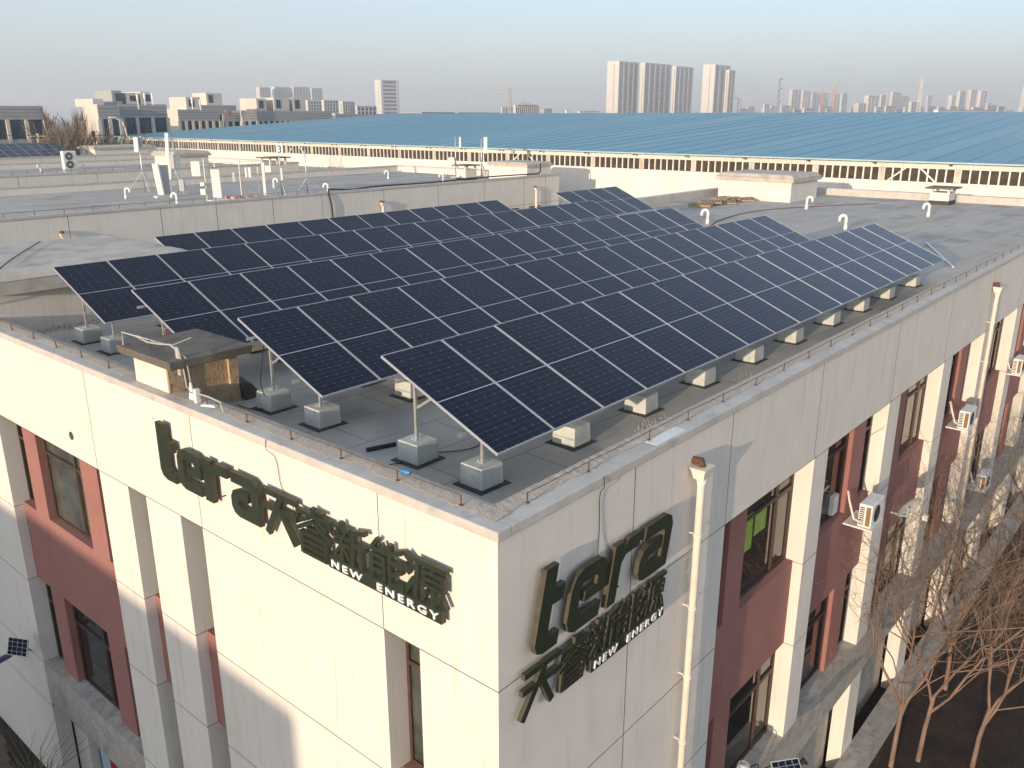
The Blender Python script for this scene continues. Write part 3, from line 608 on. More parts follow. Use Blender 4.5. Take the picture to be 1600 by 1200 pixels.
sign('wall_sign', 'dark slanted letters stacked in two lines beside the near downpipe', lambda a, d, z: (a, -d, z), (2, 0, -1.5),
     [('t', .53, 1.00, -1.67, -.58), ('e', 1.15, 1.91, -1.69, -.88), ('r', 2.05, 2.66, -1.69, -.87), ('a', 2.76, 3.55, -1.67, -.88)], 0,
     [('天', .27, .97, -2.45, -1.81), ('睿', .98, 1.62, -2.45, -1.82), ('新', 1.66, 2.26, -2.32, -1.81), ('能', 2.28, 2.88, -2.32, -1.81), ('源', 2.9, 3.5, -2.32, -1.81)], (1.66, 3.48, -2.515, -2.325), shear=.24)

# ------------------------------------------------------------------ downpipes
def downpipe(label, x, y, zt, zb, out=-1, name='downpipe', r=.06, axis='y'):
    t = thing(name, label, 'downpipe', (x, y, zb), 'rainwater downpipes')
    k = out
    MB().frust(x, y, zt-.17, zt, .10, .08, .15, .12).box(x-.16, x+.16, y-.13, y+.13, zt, zt+.012).build('hopper', MT['pvc'], t)
    MB().tube([(x, y, zt-.16), (x, y, zt-.30), (x, y, zb)], [.085, r, r], 12).build('pipe', MT['pvc'], t, smooth=True)
    MB().tube([(x, -.0*k+y+.28*(-k), zt+.06), (x, y+.02, zt+.09), (x, y, zt-.02)], .06, 10).build('spout', MT['rust'], t, smooth=True)
    z = zt-1.1
    while z > zb+.5:
        MB().tube([(x, y, z-.02), (x, y, z+.02)], r+.012, 12).box(x-.015, x+.015, y if k < 0 else y-.16, y+.16 if k < 0 else y, z-.01, z+.01).build('clamp', MT['pvc'], t); z -= 1.25
    return t
downpipe('cream downpipe with rusty spout right of the slanted letters', 4.36, -.16, -.46, GZ)
downpipe('cream downpipe on the far pier of the terracotta bays near the right edge', 22.78, -.16, -.5, GZ)

# ------------------------------------------------------------------ air conditioners, dish, lamps on the walls
def ac_unit(label, x, y, z, w_=.8, d_=.30, h_=.56):
    t = thing('air_conditioner', label, 'air conditioner', (x, y, z), 'outdoor units on the shaded wall')
    MB().box(x, x+w_, y, y+d_, z, z+h_).build('casing', MT['white'], t, bevel=.02)
    MB().box(x-.004, x, y+.03, y+.13, z+.05, z+h_-.05).build('coil', MT['rustfan'], t)
    mb = MB()
    for i in range(9): mb.box(x-.008, x, y+.17, y+.27, z+.06+i*.05, z+.085+i*.05)
    mb.build('louvre', MT['acgrille'], t)
    MB().tube([(x+w_*.42, y-.006, z+h_/2), (x+w_*.42, y, z+h_/2)], .2, 20).build('fan_grille', MT['acgrille'], t)
    MB().box(x-.05, x+w_+.02, y-.02, y+.6, z-.04, z-.004).build('bracket', MT['white'], t)
    MB().tube([(x, y+.2, z+.1), (x-.12, y+.35, z+.2), (x-.1, y+.5, z+.6), (x+.05, y+.6, z+.75)], .025, 6).build('pipe', MT['pvc'], t)
    return t
ac_unit('white air conditioner behind bare twigs, the nearest one on the facade', 12.15, -.42, -4.42)
ac_unit('white air conditioner on a shelf beside the second downpipe', 20.5, -.42, -4.42)
ac_unit('white air conditioner at the right edge, last one in view on the facade', 27.6, -.42, -4.35)
ac_unit('old outdoor unit low on the facade behind the thick of the twigs', 24.8, -.42, -7.9)
t = thing('satellite_dish', 'grey satellite dish on the facade among the twigs right of the nearest air conditioner', 'satellite dish', (15.2, -.5, -5.2))
V = []; F = []
for i in range(5):
    for k in range(16):
        r = .36*i/4; a = 2*math.pi*k/16; V.append(Vector((r*math.cos(a), r*r*.7, r*math.sin(a))))
rm = Matrix.Rotation(R_(-25), 3, 'Z') @ Matrix.Rotation(R_(25), 3, 'X')
for i in range(4):
    for k in range(16): F.append((i*16+k, i*16+(k+1) % 16, (i+1)*16+(k+1) % 16, (i+1)*16+k))
MB().add([Vector((15.2, -.45, -5.0))+rm @ Vector((v.x, -v.y+.12, v.z)) for v in V], F).build('reflector', MT['greybox'], t, smooth=True)
MB().tube([(15.2, 0, -5.25), (15.2, -.4, -5.25), (15.2, -.42, -5.0)], .025, 6).tube([(15.2, -.42, -5.2), (15.0, -.85, -5.05)], .012, 5).build('arm', MT['greybox'], t)
MB().frust(15.0, -.88, -5.12, -4.98, .05, .06, .05, .06).build('receiver', MT['white'], t)
def solar_lamp(label, p, wall, nrm, s=.42, yaw=0, armc='navy'):
    t = thing('solar_lamp', label, 'lamp', p, 'small solar lamps fixed to the walls')
    p = Vector(p); n_ = Vector(nrm).normalized(); u = Vector((0, 0, 1)).cross(n_).normalized(); v = n_.cross(u)
    def q(a, b, c): return p+u*a+v*b+n_*c
    def slab(a0, a1, b0, b1, c0, c1):
        return [q(a, b, c) for c in (c0, c1) for a, b in ((a0, b0), (a1, b0), (a1, b1), (a0, b1))]
    BF = [(0,3,2,1),(4,5,6,7),(0,1,5,4),(1,2,6,5),(2,3,7,6),(3,0,4,7)]
    h = s/2
    MB().add(slab(-h, h, -h*.78, h*.78, -.025, 0), BF).build('panel_frame', MT['alu'], t)
    mb = MB().add(slab(-h+.02, h-.02, -h*.78+.02, h*.78-.02, .001, .004), BF)
    for i in range(1, 4): mb.add(slab(-h+.02, h-.02, -h*.78+i*h*.39-.003, -h*.78+i*h*.39+.003, .004, .006), BF, 1)
    for i in range(1, 4): mb.add(slab(-h+i*h/2-.003, -h+i*h/2+.003, -h*.78+.02, h*.78-.02, .0062, .008), BF, 1)
    mb.build('solar_cells', [MT['cells'], MT['alu']], t)
    MB().tube([wall, tuple(q(0, 0, -.03))], .015, 6).build('arm', MT['wire'], t)
    return t
l1 = solar_lamp('small solar lamp with a blue arm on the wall at the left edge', (-.5, 15.1, -7.8), (0, 15.85, -8.5), (-.85, -.45, .35), .56)
MB().tube([(-.5, 15.45, -8.12), (-.52, 15.8, -8.35), (-.6, 16.9, -9.05)], [.03, .07, .085], 8).build('lamp_arm', MT['navy'], l1)
l2 = solar_lamp('small solar lamp low on the wall below the grey ledge of the left facade', (-.35, 9.35, -9.15), (0, 9.6, -9.55), (-.9, -.3, .35), .36)
l3 = solar_lamp('small tilted solar panel at the bottom edge below the nearest terracotta bay', (8.15, -.62, -8.25), (8.3, .0, -8.7), (-.35, -.45, .8), .62)
MB().tube([(8.5, -.65, -8.35), (8.75, -.7, -8.3), (8.8, -.75, -8.4)], [.03, .06, .03], 6).build('lamp_head', MT['rust'], l3)
t = thing('vent_pipe', 'open white pipe stub standing on the ledge of the nearest terracotta bay', 'vent pipe', (7.6, .1, -8.5))
mb = MB().tube([(7.6, .1, -8.5), (7.6, .1, -8.12)], .13, 16, caps=False).tube([(7.6, .1, -8.5), (7.6, .1, -8.125)], .115, 16, caps=True); mb.build('pipe', [MT['white']], t, smooth=True)
MB().tube([(7.6, .1, -8.3), (7.6, .1, -8.15)], .112, 12).build('bore', MT['wire'], t)
wire('wall_cable', 'black cable curling over the ledge beside the white pipe stub', [(7.75, .0, -8.2), (7.95, -.05, -8.25), (8.0, -.08, -8.45), (8.2, -.1, -8.5), (8.35, -.2, -8.45)], .014)
# leaflets inside the first bay window
o = MB().box(6.98, 7.62, .388, .392, -3.3, -2.55).box(7.7, 8.2, .388, .392, -3.1, -2.6).build('window_leaflets', MT['green'], B)
o = MB().box(11.7, 12.0, .30, .40, -4.15, -3.7).build('indoor_unit', MT['white'], B)

# ------------------------------------------------------------------ goosenecks, cap vents
def goose():
    t = thing('gooseneck_vent', 'white gooseneck vent standing in front of the large stair house', 'vent pipe', (38.6, 12.35, DK), 'white gooseneck vents')
    pts = [(0, 0, 0), (0, 0, .50)]+[(-.14+.14*math.cos(a), .0, .50+.14*math.sin(a)) for a in [R_(x) for x in range(20, 181, 20)]]+[(-.28, 0, .38)]
    mb = MB(); mb.local = True; mb.tube(pts, .068, 10); mb.build('pipe', MT['white'], t, smooth=True)
    mb = MB(); mb.local = True; mb.tube([(0, 0, 0), (0, 0, .22)], [.09, .078], 10); mb.build('collar', MT['white'], t, smooth=True)
    return t
G0 = goose(); G0.rotation_euler.z = R_(130)
for (x, y), lb, rz in (((29.4, 13.2), 'white gooseneck vent between the far ends of the second and third arrays', -50), ((38.95, 6.4), 'white gooseneck vent in front of the slab topped vent at the far parapet', -50), ((31.2, 7.6), 'white gooseneck vent peeping over the far end of the nearest array', -50)):
    dup(G0, (x, y, DK), lb, R_(rz))
W2Z = -.4
for (x, y), lb, rz in (((18.9, 47.0), 'white gooseneck vent left of the antennas on the second roof', 130), ((19.1, 41.3), 'white gooseneck vent left of the bright white antenna slab on the second roof', -50),
    ((29.6, 47.1), 'white gooseneck vent just left of the numbered mast', 130), ((29.2, 40.5), 'white gooseneck vent right of the second bare tripod mast', -50), ((40.8, 47.7), 'white gooseneck vent near the far parapet, left of the capped vent with masts', -50),
    ((41.2, 41.9), 'white gooseneck vent directly left of the capped vent near the two mast pairs', -50), ((29.5, 76.3), 'white gooseneck vent right of the twin fan unit on the third roof', 20), ((26.5, 78.5), 'white gooseneck vent left of the twin fan unit on the third roof', 20), ((35.1, 68.5), 'white gooseneck vent by the stair house of the third roof', 20)):
    dup(G0, (x, y, W2Z), lb, R_(rz))
def cap_vent(label, x, y, z, w_=.62, h_=.85):
    t = thing('capped_vent', label, 'vent', (x, y, z), 'brick vents with slab caps')
    mb = MB().box(x-w_, x+w_, y-w_*.8, y+w_*.8, z, z+h_*.78)
    mb.build('shaft', MT['wall'], t)
    mb = MB()
    for sx in (-1, 1):
        for sy in (-1, 1): mb.box(x+sx*(w_-.12), x+sx*w_, y+sy*(w_*.8-.12), y+sy*w_*.8, z+h_*.78, z+h_)
    mb.build('cap_leg', MT['wall'], t)
    MB().box(x-w_*1.35, x+w_*1.35, y-w_*1.2, y+w_*1.2, z+h_, z+h_+.09).build('cap', MT['slab'], t)
    MB().frust(x, y, z, z+.22, w_*1.06, w_*.87, w_*1.02, w_*.83).build('flashing', MT['bitumen'], t)
cap_vent('brick vent with dark slab cap before the factory wall on the near roof', 46.3, 7.75, DK)
cap_vent('brick vent with dark slab cap near the masts on the second roof', 44.2, 42.3, W2Z, .62, 1.1)
cap_vent('tall brick vent with dark slab cap behind the antennas', 36.8, 57.4, -1.5, .8, 2.6)
cap_vent('pale low brick vent by the bow edge of the fourth roof', 34, 90, W2Z, .6, .8) if False else None
# pallets
t = thing('pallet_pile', 'pile of broken wooden pallets on the deck beyond the small array', 'pallets', (38, 17.6, DK))
rd = random.Random(5)
for k in range(5):
    cx, cy, a = 36.3+k*1.1, 17.2+rd.uniform(-.4, .4), rd.uniform(-.5, .6); c, s = math.cos(a), math.sin(a); z = DK+.02+.09*(k % 2)
    mb = MB()
    for j in range(7):
        o_ = -.55+j*.18; mb.bar((cx-.6*c-o_*s, cy-.6*s+o_*c, z+.13), (cx+.6*c-o_*s, cy+.6*s+o_*c, z+.13+rd.uniform(0, .05)), .11, .02)
    for j in range(3):
        o_ = -.5+j*.5; mb.bar((cx+o_*c+.6*s, cy+o_*s-.6*c, z+.05), (cx+o_*c-.6*s, cy+o_*s+.6*c, z+.05), .09, .09)
    mb.build('pallet', MT['wood'], t)

# ------------------------------------------------------------------ neighbouring wings of the same works
def wing(label, y0, y1, x1, cuts, zr=0., pipes=()):
    t = thing('office_wing', label, 'building', (0, y0, GZ), 'parallel office wings')
    x0 = -2
    mb = MB().box(x0, x1, y0, y0+.3, GZ, .03+zr)
    for c in cuts: mb.box(c-.012, c+.012, y0-.003, y0+.05, GZ, .03+zr, 1)
    for z in (-1.92, -4.26, -6.19, -8.5): mb.box(x0, x1+.0, y0-.003, y0+.05, z-.01, z+.01, 1)
    mb.build('front_wall', [MT['wall'], MT['joint']], t)
    MB().box(x0, x1, y1-.3, y1, GZ, .03+zr).box(x0, x0+.3, y0+.3, y1-.3, GZ, .03+zr).build('rear_wall', MT['wall'], t)
    MB().box(x1-.3, x1, y0+.3, y1-.3, GZ, .03+zr).build('end_wall', MT['wall'], t)
    MB().box(x0+.3, x1-.3, y0+.3, y1-.3, -.8+zr, W2Z+zr).build('roof_deck', MT['deck'], t)
    mb = MB().box(x0-.05, x1+.05, y0-.05, y0+.34, .03+zr, .15+zr).box(x0-.05, x1+.05, y1-.34, y1+.05, .03+zr, .15+zr).box(x1-.34, x1+.05, y0+.34, y1-.34, .03+zr, .15+zr)
    mb.build('coping', MT['coping'], t)
    # windows of the front wall
    for i in range(len(cuts)-1):
        a, b = cuts[i]+.6, cuts[i+1]-.6
        for z0, z1 in ((-4.1, -2.1), (-8.3, -6.3)):
            o = MB().box(a, b, y0-.03, y0-.006, z0, z1).build('window', MT['frame'], t)
            MB().box(a+.06, b-.06, y0-.036, y0-.032, z0+.06, z1-.06).build('pane', MT['glass'], o)
    return t
W2 = wing('second cream wing behind the arrays, antennas standing on its flat roof', 36.2, 54.8, 48.3, (2.2, 6.5, 10.85, 15.4, 18.5, 22, 25.4, 30.2, 35, 39.6, 44, 46.6))
W3 = wing('third wing in line, its roof carrying the twin fan unit', 66.3, 84.8, 45.7, (10, 15, 20, 26, 31, 36, 41))
W4 = wing('fourth wing in line, its roof carrying a blue solar array at the left edge', 97.2, 116, 50.5, (15, 22, 28, 34, 40, 46))
stair_house(W2, 45.2, 48.1, 36.9, 40.8, W2Z, .72, 1.08, .12, .2)
stair_house(W3, 33.3, 36.5, 67.0, 70.6, W2Z, 1.05, 1.5, .2)
stair_house(W4, 41.3, 48.5, 100, 104, W2Z, .65, 1.05, .2)
rail('lightning_rail', 'thin rail along the coping of the second wing above the pale wall', 'X', [], 0) if False else None
t = thing('lightning_rail', 'thin rail along the coping of the second wing above the pale wall', 'lightning rod', (0, 36.3, .15))
for i in range(30): MB().tube([(3+i*1.3, 36.33, .15), (3+i*1.3, 36.33, .33)], .014, 4).build('pin', MT['rust'], t)
MB().tube([(3+i*1.3, 36.33, .33) for i in range(30)], .010, 4).build('conductor', MT['rust'], t)
t = thing('lightning_rail', 'thin rail along the coping of the third wing', 'lightning rod', (0, 66.4, .15))
for i in range(30): MB().tube([(12+i*1.1, 66.43, .15), (12+i*1.1, 66.43, .40)], .018, 4).build('pin', MT['rust'], t)
MB().tube([(12+i*1.1, 66.43, .40) for i in range(30)], .013, 4).build('conductor', MT['rust'], t)
for x, lb in ((10.45, 'short downpipe on the pale wing wall above the corner stair house'), (29.9, 'downpipe on the pale wing wall above the fifth array row'), (45.2, 'downpipe on the pale wing wall next to the small four panel array')):
    downpipe(lb, x, 35.98, -.75, GZ, r=.09)
array('solar_array', 'blue solar array far off on the fourth wing at the left edge', 18.7, 98.6, .12, 17, [.5, 4, 8, 12, 16], rows=2, zb=W2Z, tilt=17)
wire('roof_cable', 'thick black cable along the coping of the second wing and down its wall', [(26.1, 36.15, -1.9), (26.0, 36.1, -.6), (25.9, 36.2, .2), (26.6, 36.6, .25), (28.5, 37.2, .1), (31, 37.4, .15), (36, 37.6, .1), (41, 37.4, .2), (45, 36.6, .25), (46.2, 36.5, .3), (46.3, 36.5, 1.0)], .05)

# ------------------------------------------------------------------ antennas on the second wing
def tripod(t, x, y, h, sp=.75, th=1.1, r=.045):
    mb = MB().tube([(x, y, W2Z), (x, y, W2Z+h)], r, 8); mb.build('mast', MT['steel'], t, smooth=True)
    for k in range(3):
        a = R_(20+120*k); MB().tube([(x+sp*math.cos(a), y+sp*math.sin(a), W2Z+.05), (x, y, W2Z+th)], .03, 6).build('leg', MT['steel'], t)
    return t
def apanel(t, x, y, z, w_, d_, h_, yaw=0, tilt=0, m='panelwhite', name='antenna_panel'):
    c, s = math.cos(yaw), math.sin(yaw)
    P = []
    for zz in (0, h_):
        for a, b in ((-w_/2, -d_/2), (w_/2, -d_/2), (w_/2, d_/2), (-w_/2, d_/2)):
            b2 = b+tilt*zz; P.append((x+a*c-b2*s, y+a*s+b2*c, z+zz))
    return MB().add(P, [(0,3,2,1),(4,5,6,7),(0,1,5,4),(1,2,6,5),(2,3,7,6),(3,0,4,7)]).build(name, MT[m], t, bevel=.02)
FY = R_(-45)
t = thing('antenna_mast', 'tall tripod mast with a slim white antenna, leftmost on the second roof', 'antenna', (21.9, 50.5, W2Z)); tripod(t, 21.9, 50.5, 3.5, 1.0, 1.35)
apanel(t, 21.6, 50.3, W2Z+2.6, .28, .16, .95, FY, .12); apanel(t, 22.0, 50.4, W2Z+2.9, .16, .12, .7, FY, 0, 'greybox', 'radio_unit')
t = thing('antenna_mast', 'tall leaning white antenna with radio boxes on a tripod, tallest of the left group', 'antenna', (23.0, 48.2, W2Z)); tripod(t, 23.0, 48.2, 3.3, 1.1, 1.35)
apanel(t, 22.6, 48.3, W2Z+2.3, .22, .14, 1.5, FY, .22); apanel(t, 22.75, 48.1, W2Z+1.55, .32, .2, .9, FY, 0, 'greybox', 'radio_unit'); apanel(t, 23.25, 48.1, W2Z+.15, .34, .24, .75, FY, 0, 'greybox', 'radio_unit')
apanel(t, 23.3, 48.3, W2Z+1.7, .22, .12, .7, FY, 0)
t = thing('antenna_panel_stand', 'white slab antenna with grey side standing on concrete pads, left of the leaning mast', 'antenna', (20.9, 46.4, W2Z))
apanel(t, 20.9, 46.4, W2Z+.15, .42, .16, 1.9, R_(-62), -.15); apanel(t, 21.35, 46.6, W2Z+.15, .5, .12, 1.8, R_(-30), -.1, 'greybox', 'rear_panel'); apanel(t, 21.9, 46.9, W2Z+1.0, .42, .22, .7, FY)
MB().box(20.4, 21.6, 46.0, 46.5, W2Z, W2Z+.12).box(22.0, 22.6, 46.3, 46.7, W2Z, W2Z+.14).build('ballast', MT['block'], t); MB().tube([(21.9, 47.0, W2Z), (21.9, 47.0, W2Z+1.6)], .035, 6).build('mast', MT['steel'], t)
t = thing('antenna_panel_stand', 'large bright white antenna slab at the coping of the second roof', 'antenna', (21.1, 40.9, W2Z))
apanel(t, 21.35, 40.7, W2Z+.25, .5, .16, 1.65, R_(-40), -.08); apanel(t, 20.6, 41.5, W2Z+1.5, .5, .18, .85, R_(-40)); MB().tube([(20.9, 41.1, W2Z), (20.9, 41.1, W2Z+2.5)], .04, 8).tube([(20.9, 41.1, W2Z+2.3), (21.5, 41.0, W2Z+2.35), (21.5, 41.0, W2Z+2.0)], .02, 6).build('mast', MT['steel'], t)
apanel(t, 20.75, 41.2, W2Z+.95, .25, .2, .22, FY, 0, 'panelwhite', 'dome_unit'); apanel(t, 20.75, 41.2, W2Z+.45, .3, .24, .35, FY, 0, 'panelwhite', 'radio_unit'); MB().box(20.7, 21.9, 40.2, 40.7, W2Z, W2Z+.18).build('ballast', MT['white'], t)
t = thing('antenna_panel_stand', 'pole mounted white antenna between the pink bricks and the tall capped vent', 'antenna', (24.2, 42.4, W2Z))
MB().tube([(24.4, 43.0, W2Z), (24.4, 43.0, W2Z+2.3)], .04, 8).build('mast', MT['steel'], t); apanel(t, 24.1, 43.2, W2Z+.9, .2, .16, .6, FY, 0, 'greybox', 'radio_unit')
t = thing('antenna_panel_stand', 'slim upright white antenna beside a finned radio box, right of the pink bricks', 'antenna', (24.2, 41.0, W2Z))
apanel(t, 24.65, 40.8, W2Z+.15, .17, .16, 2.0, FY); apanel(t, 24.1, 41.6, W2Z+1.25, .36, .18, .6, FY, 0, 'panelwhite', 'radio_unit'); MB().tube([(24.45, 41.1, W2Z), (24.45, 41.1, W2Z+1.9)], .04, 8).build('mast', MT['pvc'], t)
MB().box(24.2, 25.2, 40.3, 40.7, W2Z, W2Z+.12).build('ballast', MT['white'], t)
t = thing('brick_stack', 'flat stack of pink bricks beside the bright white antenna slab', 'bricks', (23.0, 40.8, W2Z)); rd = random.Random(2)
for k in range(6): MB().box(22.1+k*.42, 22.5+k*.42, 40.2, 40.9+rd.uniform(0, .3), W2Z, W2Z+.16+rd.uniform(0, .16)).build('brick_row', MT['redbrick'], t)
t = thing('antenna_mast', 'tripod mast bearing a white plate with the number 3', 'antenna', (26.0, 41.0, W2Z)); tripod(t, 26.0, 41.0, 3.1, .62, 1.0, .05)
apanel(t, 25.97, 40.85, W2Z+2.5, .42, .10, .75, FY); apanel(t, 26.0, 40.95, W2Z+1.0, .22, .22, .75, FY, 0, 'panelwhite', 'cable_box')
c = bpy.data.curves.new('three', 'FONT'); c.body = '3'; c.size = .62; c.extrude = .004; c.align_x = 'CENTER'; ob = bpy.data.objects.new('g', c); COL.objects.link(ob); bpy.context.view_layer.update()
me = ob.to_mesh(); ang = FY; mb = MB(); mb.v = [(25.97+v.co.x*math.cos(ang)+(.058+v.co.z)*math.sin(ang), 40.85+v.co.x*math.sin(ang)-(.058+v.co.z)*math.cos(ang), W2Z+2.68+v.co.y) for v in me.vertices]; mb.f = [tuple(p.vertices) for p in me.polygons]; mb.m = [0]*len(mb.f)
ob.to_mesh_clear(); bpy.data.objects.remove(ob); bpy.data.curves.remove(c); mb.build('number', MT['wire'], t)
t = thing('antenna_mast', 'bare slender tripod mast right of the number plate mast', 'antenna', (28.6, 41.9, W2Z)); tripod(t, 28.6, 41.9, 3.0, .65, .95, .035)
t = thing('antenna_mast', 'pair mast with two slim antennas left of the stair house on the second wing', 'antenna', (46.4, 44.6, W2Z)); tripod(t, 46.0, 45.2, 3.2, .9, 1.2, .05); apanel(t, 46.35, 45.0, W2Z+2.4, .16, .12, .8, FY)
apanel(t, 45.6, 45.3, W2Z+.9, .5, .2, .7, FY, 0, 'panelwhite', 'radio_unit'); MB().bar((45.2, 45.0, W2Z), (46.5, 44.2, W2Z+.15), .35, .2).build('ballast', MT['block'], t)
t = thing('antenna_mast', 'pair mast with a broad white antenna touching the stair house of the second wing', 'antenna', (47.5, 43.6, W2Z)); tripod(t, 47.4, 43.6, 3.1, .9, 1.2, .05)
apanel(t, 47.7, 43.4, W2Z+1.9, .3, .16, 1.3, FY, .06)
t = thing('fan_unit', 'grey outdoor cooling unit with two round fans on the third wing', 'cooling unit', (28.2, 76.2, W2Z))
MB().box(27.6, 28.75, 76.0, 76.5, W2Z+.25, W2Z+1.85).build('casing', MT['white'], t, bevel=.03)
for z in (.68, 1.40):
    o = MB().tube([(28.1, 75.99, W2Z+z), (28.1, 75.96, W2Z+z)], .34, 24).build('fan', MT['acgrille'], t); MB().tube([(28.1, 75.96, W2Z+z), (28.1, 75.93, W2Z+z)], .09, 12).build('hub', MT['white'], o)
    mb = MB()
    for r in (.2, .3): mb.tube([(28.1+r*math.cos(a), 75.95, W2Z+z+r*math.sin(a)) for a in [2*math.pi*k/20 for k in range(21)]], .01, 4)
    mb.build('guard', MT['greybox'], o)
MB().box(27.6, 28.75, 76.0, 76.5, W2Z, W2Z+.25).build('stand', MT['steel'], t)

# ------------------------------------------------------------------ blue roofed factory
FX, FZ, FY0, FY1, RX, RZ = 54.6, 1.66, -70., 121.5, 108., 4.86
FB = thing('factory', 'long white factory hall with a huge blue corrugated roof', 'building', (FX, 40, GZ))
V = []; nseg = 24
MB().add([(FX-.5, FY0, FZ), (FX-.5, FY1+.4, FZ), (RX, FY1+.4, RZ), (RX, FY0, RZ), (RX+53, FY0, FZ), (RX+53, FY1+.4, FZ)], [(0, 3, 2, 1), (3, 4, 5, 2)]).build('roof', MT['blue_roof'], FB)
mb = MB()
k = 0
y = FY0+.5
while y < FY1:                      # standing ribs running down the slope
    mb.box(0, 0, 0, 0, 0, 0) if False else None
    mb.bar((FX-.5, y, FZ+.012), (RX, y, RZ+.012), .05, .02); y += 2.3
mb.build('roof_rib', MT['blue_roof'], FB)
mb = MB().box(FX-.62, FX-.45, FY0, FY1+.4, FZ-.10, FZ-.005)
mb.build('gutter', MT['blue_trim'], FB)
MB().box(FX, FX+.3, FY0, FY1, 1.22, FZ-.05).box(FX, FX+.3, FY0, FY1, GZ, .30).build('wall', MT['fac_wall'], FB)
MB().box(FX+.3, RX+52, FY1-.3, FY1, GZ, 1.2).prism([(FX, 1.2), (FX, FZ-.02), (RX, RZ-.02), (RX+52, FZ-.02), (RX+52, 1.2)], lambda a, b, t: (a, t, b), FY1-.3, FY1).box(FX-.06, FX+.9, FY1-.2, FY1+.05, GZ, FZ-.1).build('gable_wall', MT['blue_trim'], FB, fix=True)
MB().box(FX+.6, FX+.8, FY0, FY1-.4, GZ, 1.4).build('interior', MT['fac_glass'], FB)
ys = [9.14, 13.85, 18.39, 23.2, 28.0, 32.7, 37.5, 42.3, 47.0, 51.8, 56.5, 61.5, 66.3, 71.1, 76, 80.8, 85.6, 90.4, 95.2, 100, 104.8, 109.6, 114.4, 119.6]
ys = [9.14-4.75*k for k in range(10, 0, -1)]+ys
for i in range(len(ys)-1):
    a, b = ys[i]+.16, ys[i+1]-.16; n_ = 8
    mb = MB(); st = (b-a)/n_
    for k in range(n_+1): mb.box(FX+.02, FX+.14, a+k*st-.045, a+k*st+.045, .30, 1.22)
    mb.box(FX+.03, FX+.13, a, b, .302, .335).box(FX+.03, FX+.13, a, b, 1.185, 1.218)
    if i % 7 == 3:
        mb.bar((FX-.03, a+1.1, .34), (FX-.03, a+2.1, 1.2), .09, .09); mb.bar((FX-.03, a+4.1, .34), (FX-.03, a+3.0, 1.2), .09, .09)
    o = mb.build('window', MT['white'], FB)
    MB().box(FX+.16, FX+.18, a, b, .302, 1.218).build('pane', MT['fac_glass'], o)
    MB().box(FX+.01, FX+.25, ys[i]-.16, ys[i]+.16, .30, 1.22).build('column', MT['fac_rust'], FB)
    MB().box(FX-.66, FX-.5, ys[i]+.3, ys[i]+.45, FZ-.22, FZ-.1).build('gutter_bracket', MT['joint'], FB)

# ------------------------------------------------------------------ building over the road that shades the lower wall
t = thing('office_building', 'plain office building behind the viewer across the road', 'building', (-55, 20, GZ))
MB().box(-60, -45, -2.3, 46, GZ, 1.45).build('wall', MT['wall'], t)
for fl in range(4):
    for k in range(9):
        o = MB().box(-45, -44.96, 0+k*5, 3+k*5, GZ+1.2+fl*3.4, GZ+3.0+fl*3.4).build('window', MT['glass'], t)

# ------------------------------------------------------------------ trees
def grow(rd, start, d, length, r, depth, out_l, out_t, maxd, spread=.55, up=.25, twn=5, seg=6):
    pts = [start.copy()]; rs = [r]; p = start.copy(); d = d.normalized(); kids = []
    for i in range(seg):
        d = (d+Vector((rd.gauss(0, .17), rd.gauss(0, .17), rd.gauss(0, .10)+up*.12))).normalized()
        p = p+d*(length/seg); pts.append(p.copy()); rs.append(r*(1-.45*(i+1)/seg)); kids.append((p.copy(), d.copy(), rs[-1]))
    (out_l if depth < 3 and maxd > 4 or depth < 2 else out_t).append((pts, rs, depth))
    if depth >= maxd: return
    nk = {1: 5, 2: 4, 3: 4, 4: 4}.get(depth, 4) if maxd < 5 else {1: 5, 2: 4, 3: 3, 4: 3}.get(depth, 3)
    for k in range(nk):
        q, dd, rr = kids[min(len(kids)-1, int((k+1)*len(kids)/nk)-1 if k < nk-1 else len(kids)-1)]
        ax = dd.orthogonal().normalized(); ax.rotate(Matrix.Rotation(rd.uniform(0, 6.283), 3, dd)) if False else None
        a = rd.uniform(0, 2*math.pi); o1 = dd.orthogonal().normalized(); o2 = dd.cross(o1)
        nd = (dd+(o1*math.cos(a)+o2*math.sin(a))*rd.uniform(spread*.6, spread*1.25)+Vector((0, 0, up))).normalized()
        grow(rd, q, nd, length*rd.uniform(.52, .78), rr*rd.uniform(.5, .72), depth+1, out_l, out_t, maxd, spread, up, twn, seg if depth < 1 else 3)
def make_tree(name, label, base, h, lean, seed, maxd=4, r=.11, mt='bark', mw='twig', group=None, trunk=.28, spread=.55, tw=.0055):
    rd = random.Random(seed); base = Vector(base)
    t = thing(name, label, 'tree', base, group)
    L, T = [], []
    d = Vector((lean[0], lean[1], 1)).normalized()
    p1 = base+d*h*trunk
    L.append(([base, base.lerp(p1, .5)+Vector((rd.uniform(-.05, .05), rd.uniform(-.05, .05), 0)), p1], [r*1.25, r*1.05, r*.95], 0))
    nb = 3
    for k in range(nb):
        a = rd.uniform(0, 6.28)+k*2.1
        grow(rd, base.lerp(p1, .75+.25*k/(nb-1)), d+Vector((math.cos(a)*.38, math.sin(a)*.38, .25)), h*rd.uniform(.34, .44), r*.72, 1, L, T, maxd, spread)
    mb = MB()
    for pts, rs, dp in L: mb.tube(pts, rs, 8 if dp == 0 else 6, caps=False)
    mb.build('trunk', MT[mt], t, smooth=True)
    mb = MB()
    for pts, rs, dp in T: mb.tube(pts, [max(q, tw) for q in rs], 3, caps=False)
    mb.build('crown', MT[mw], t)
    return t
NT = 'bare trees along the shaded facade'
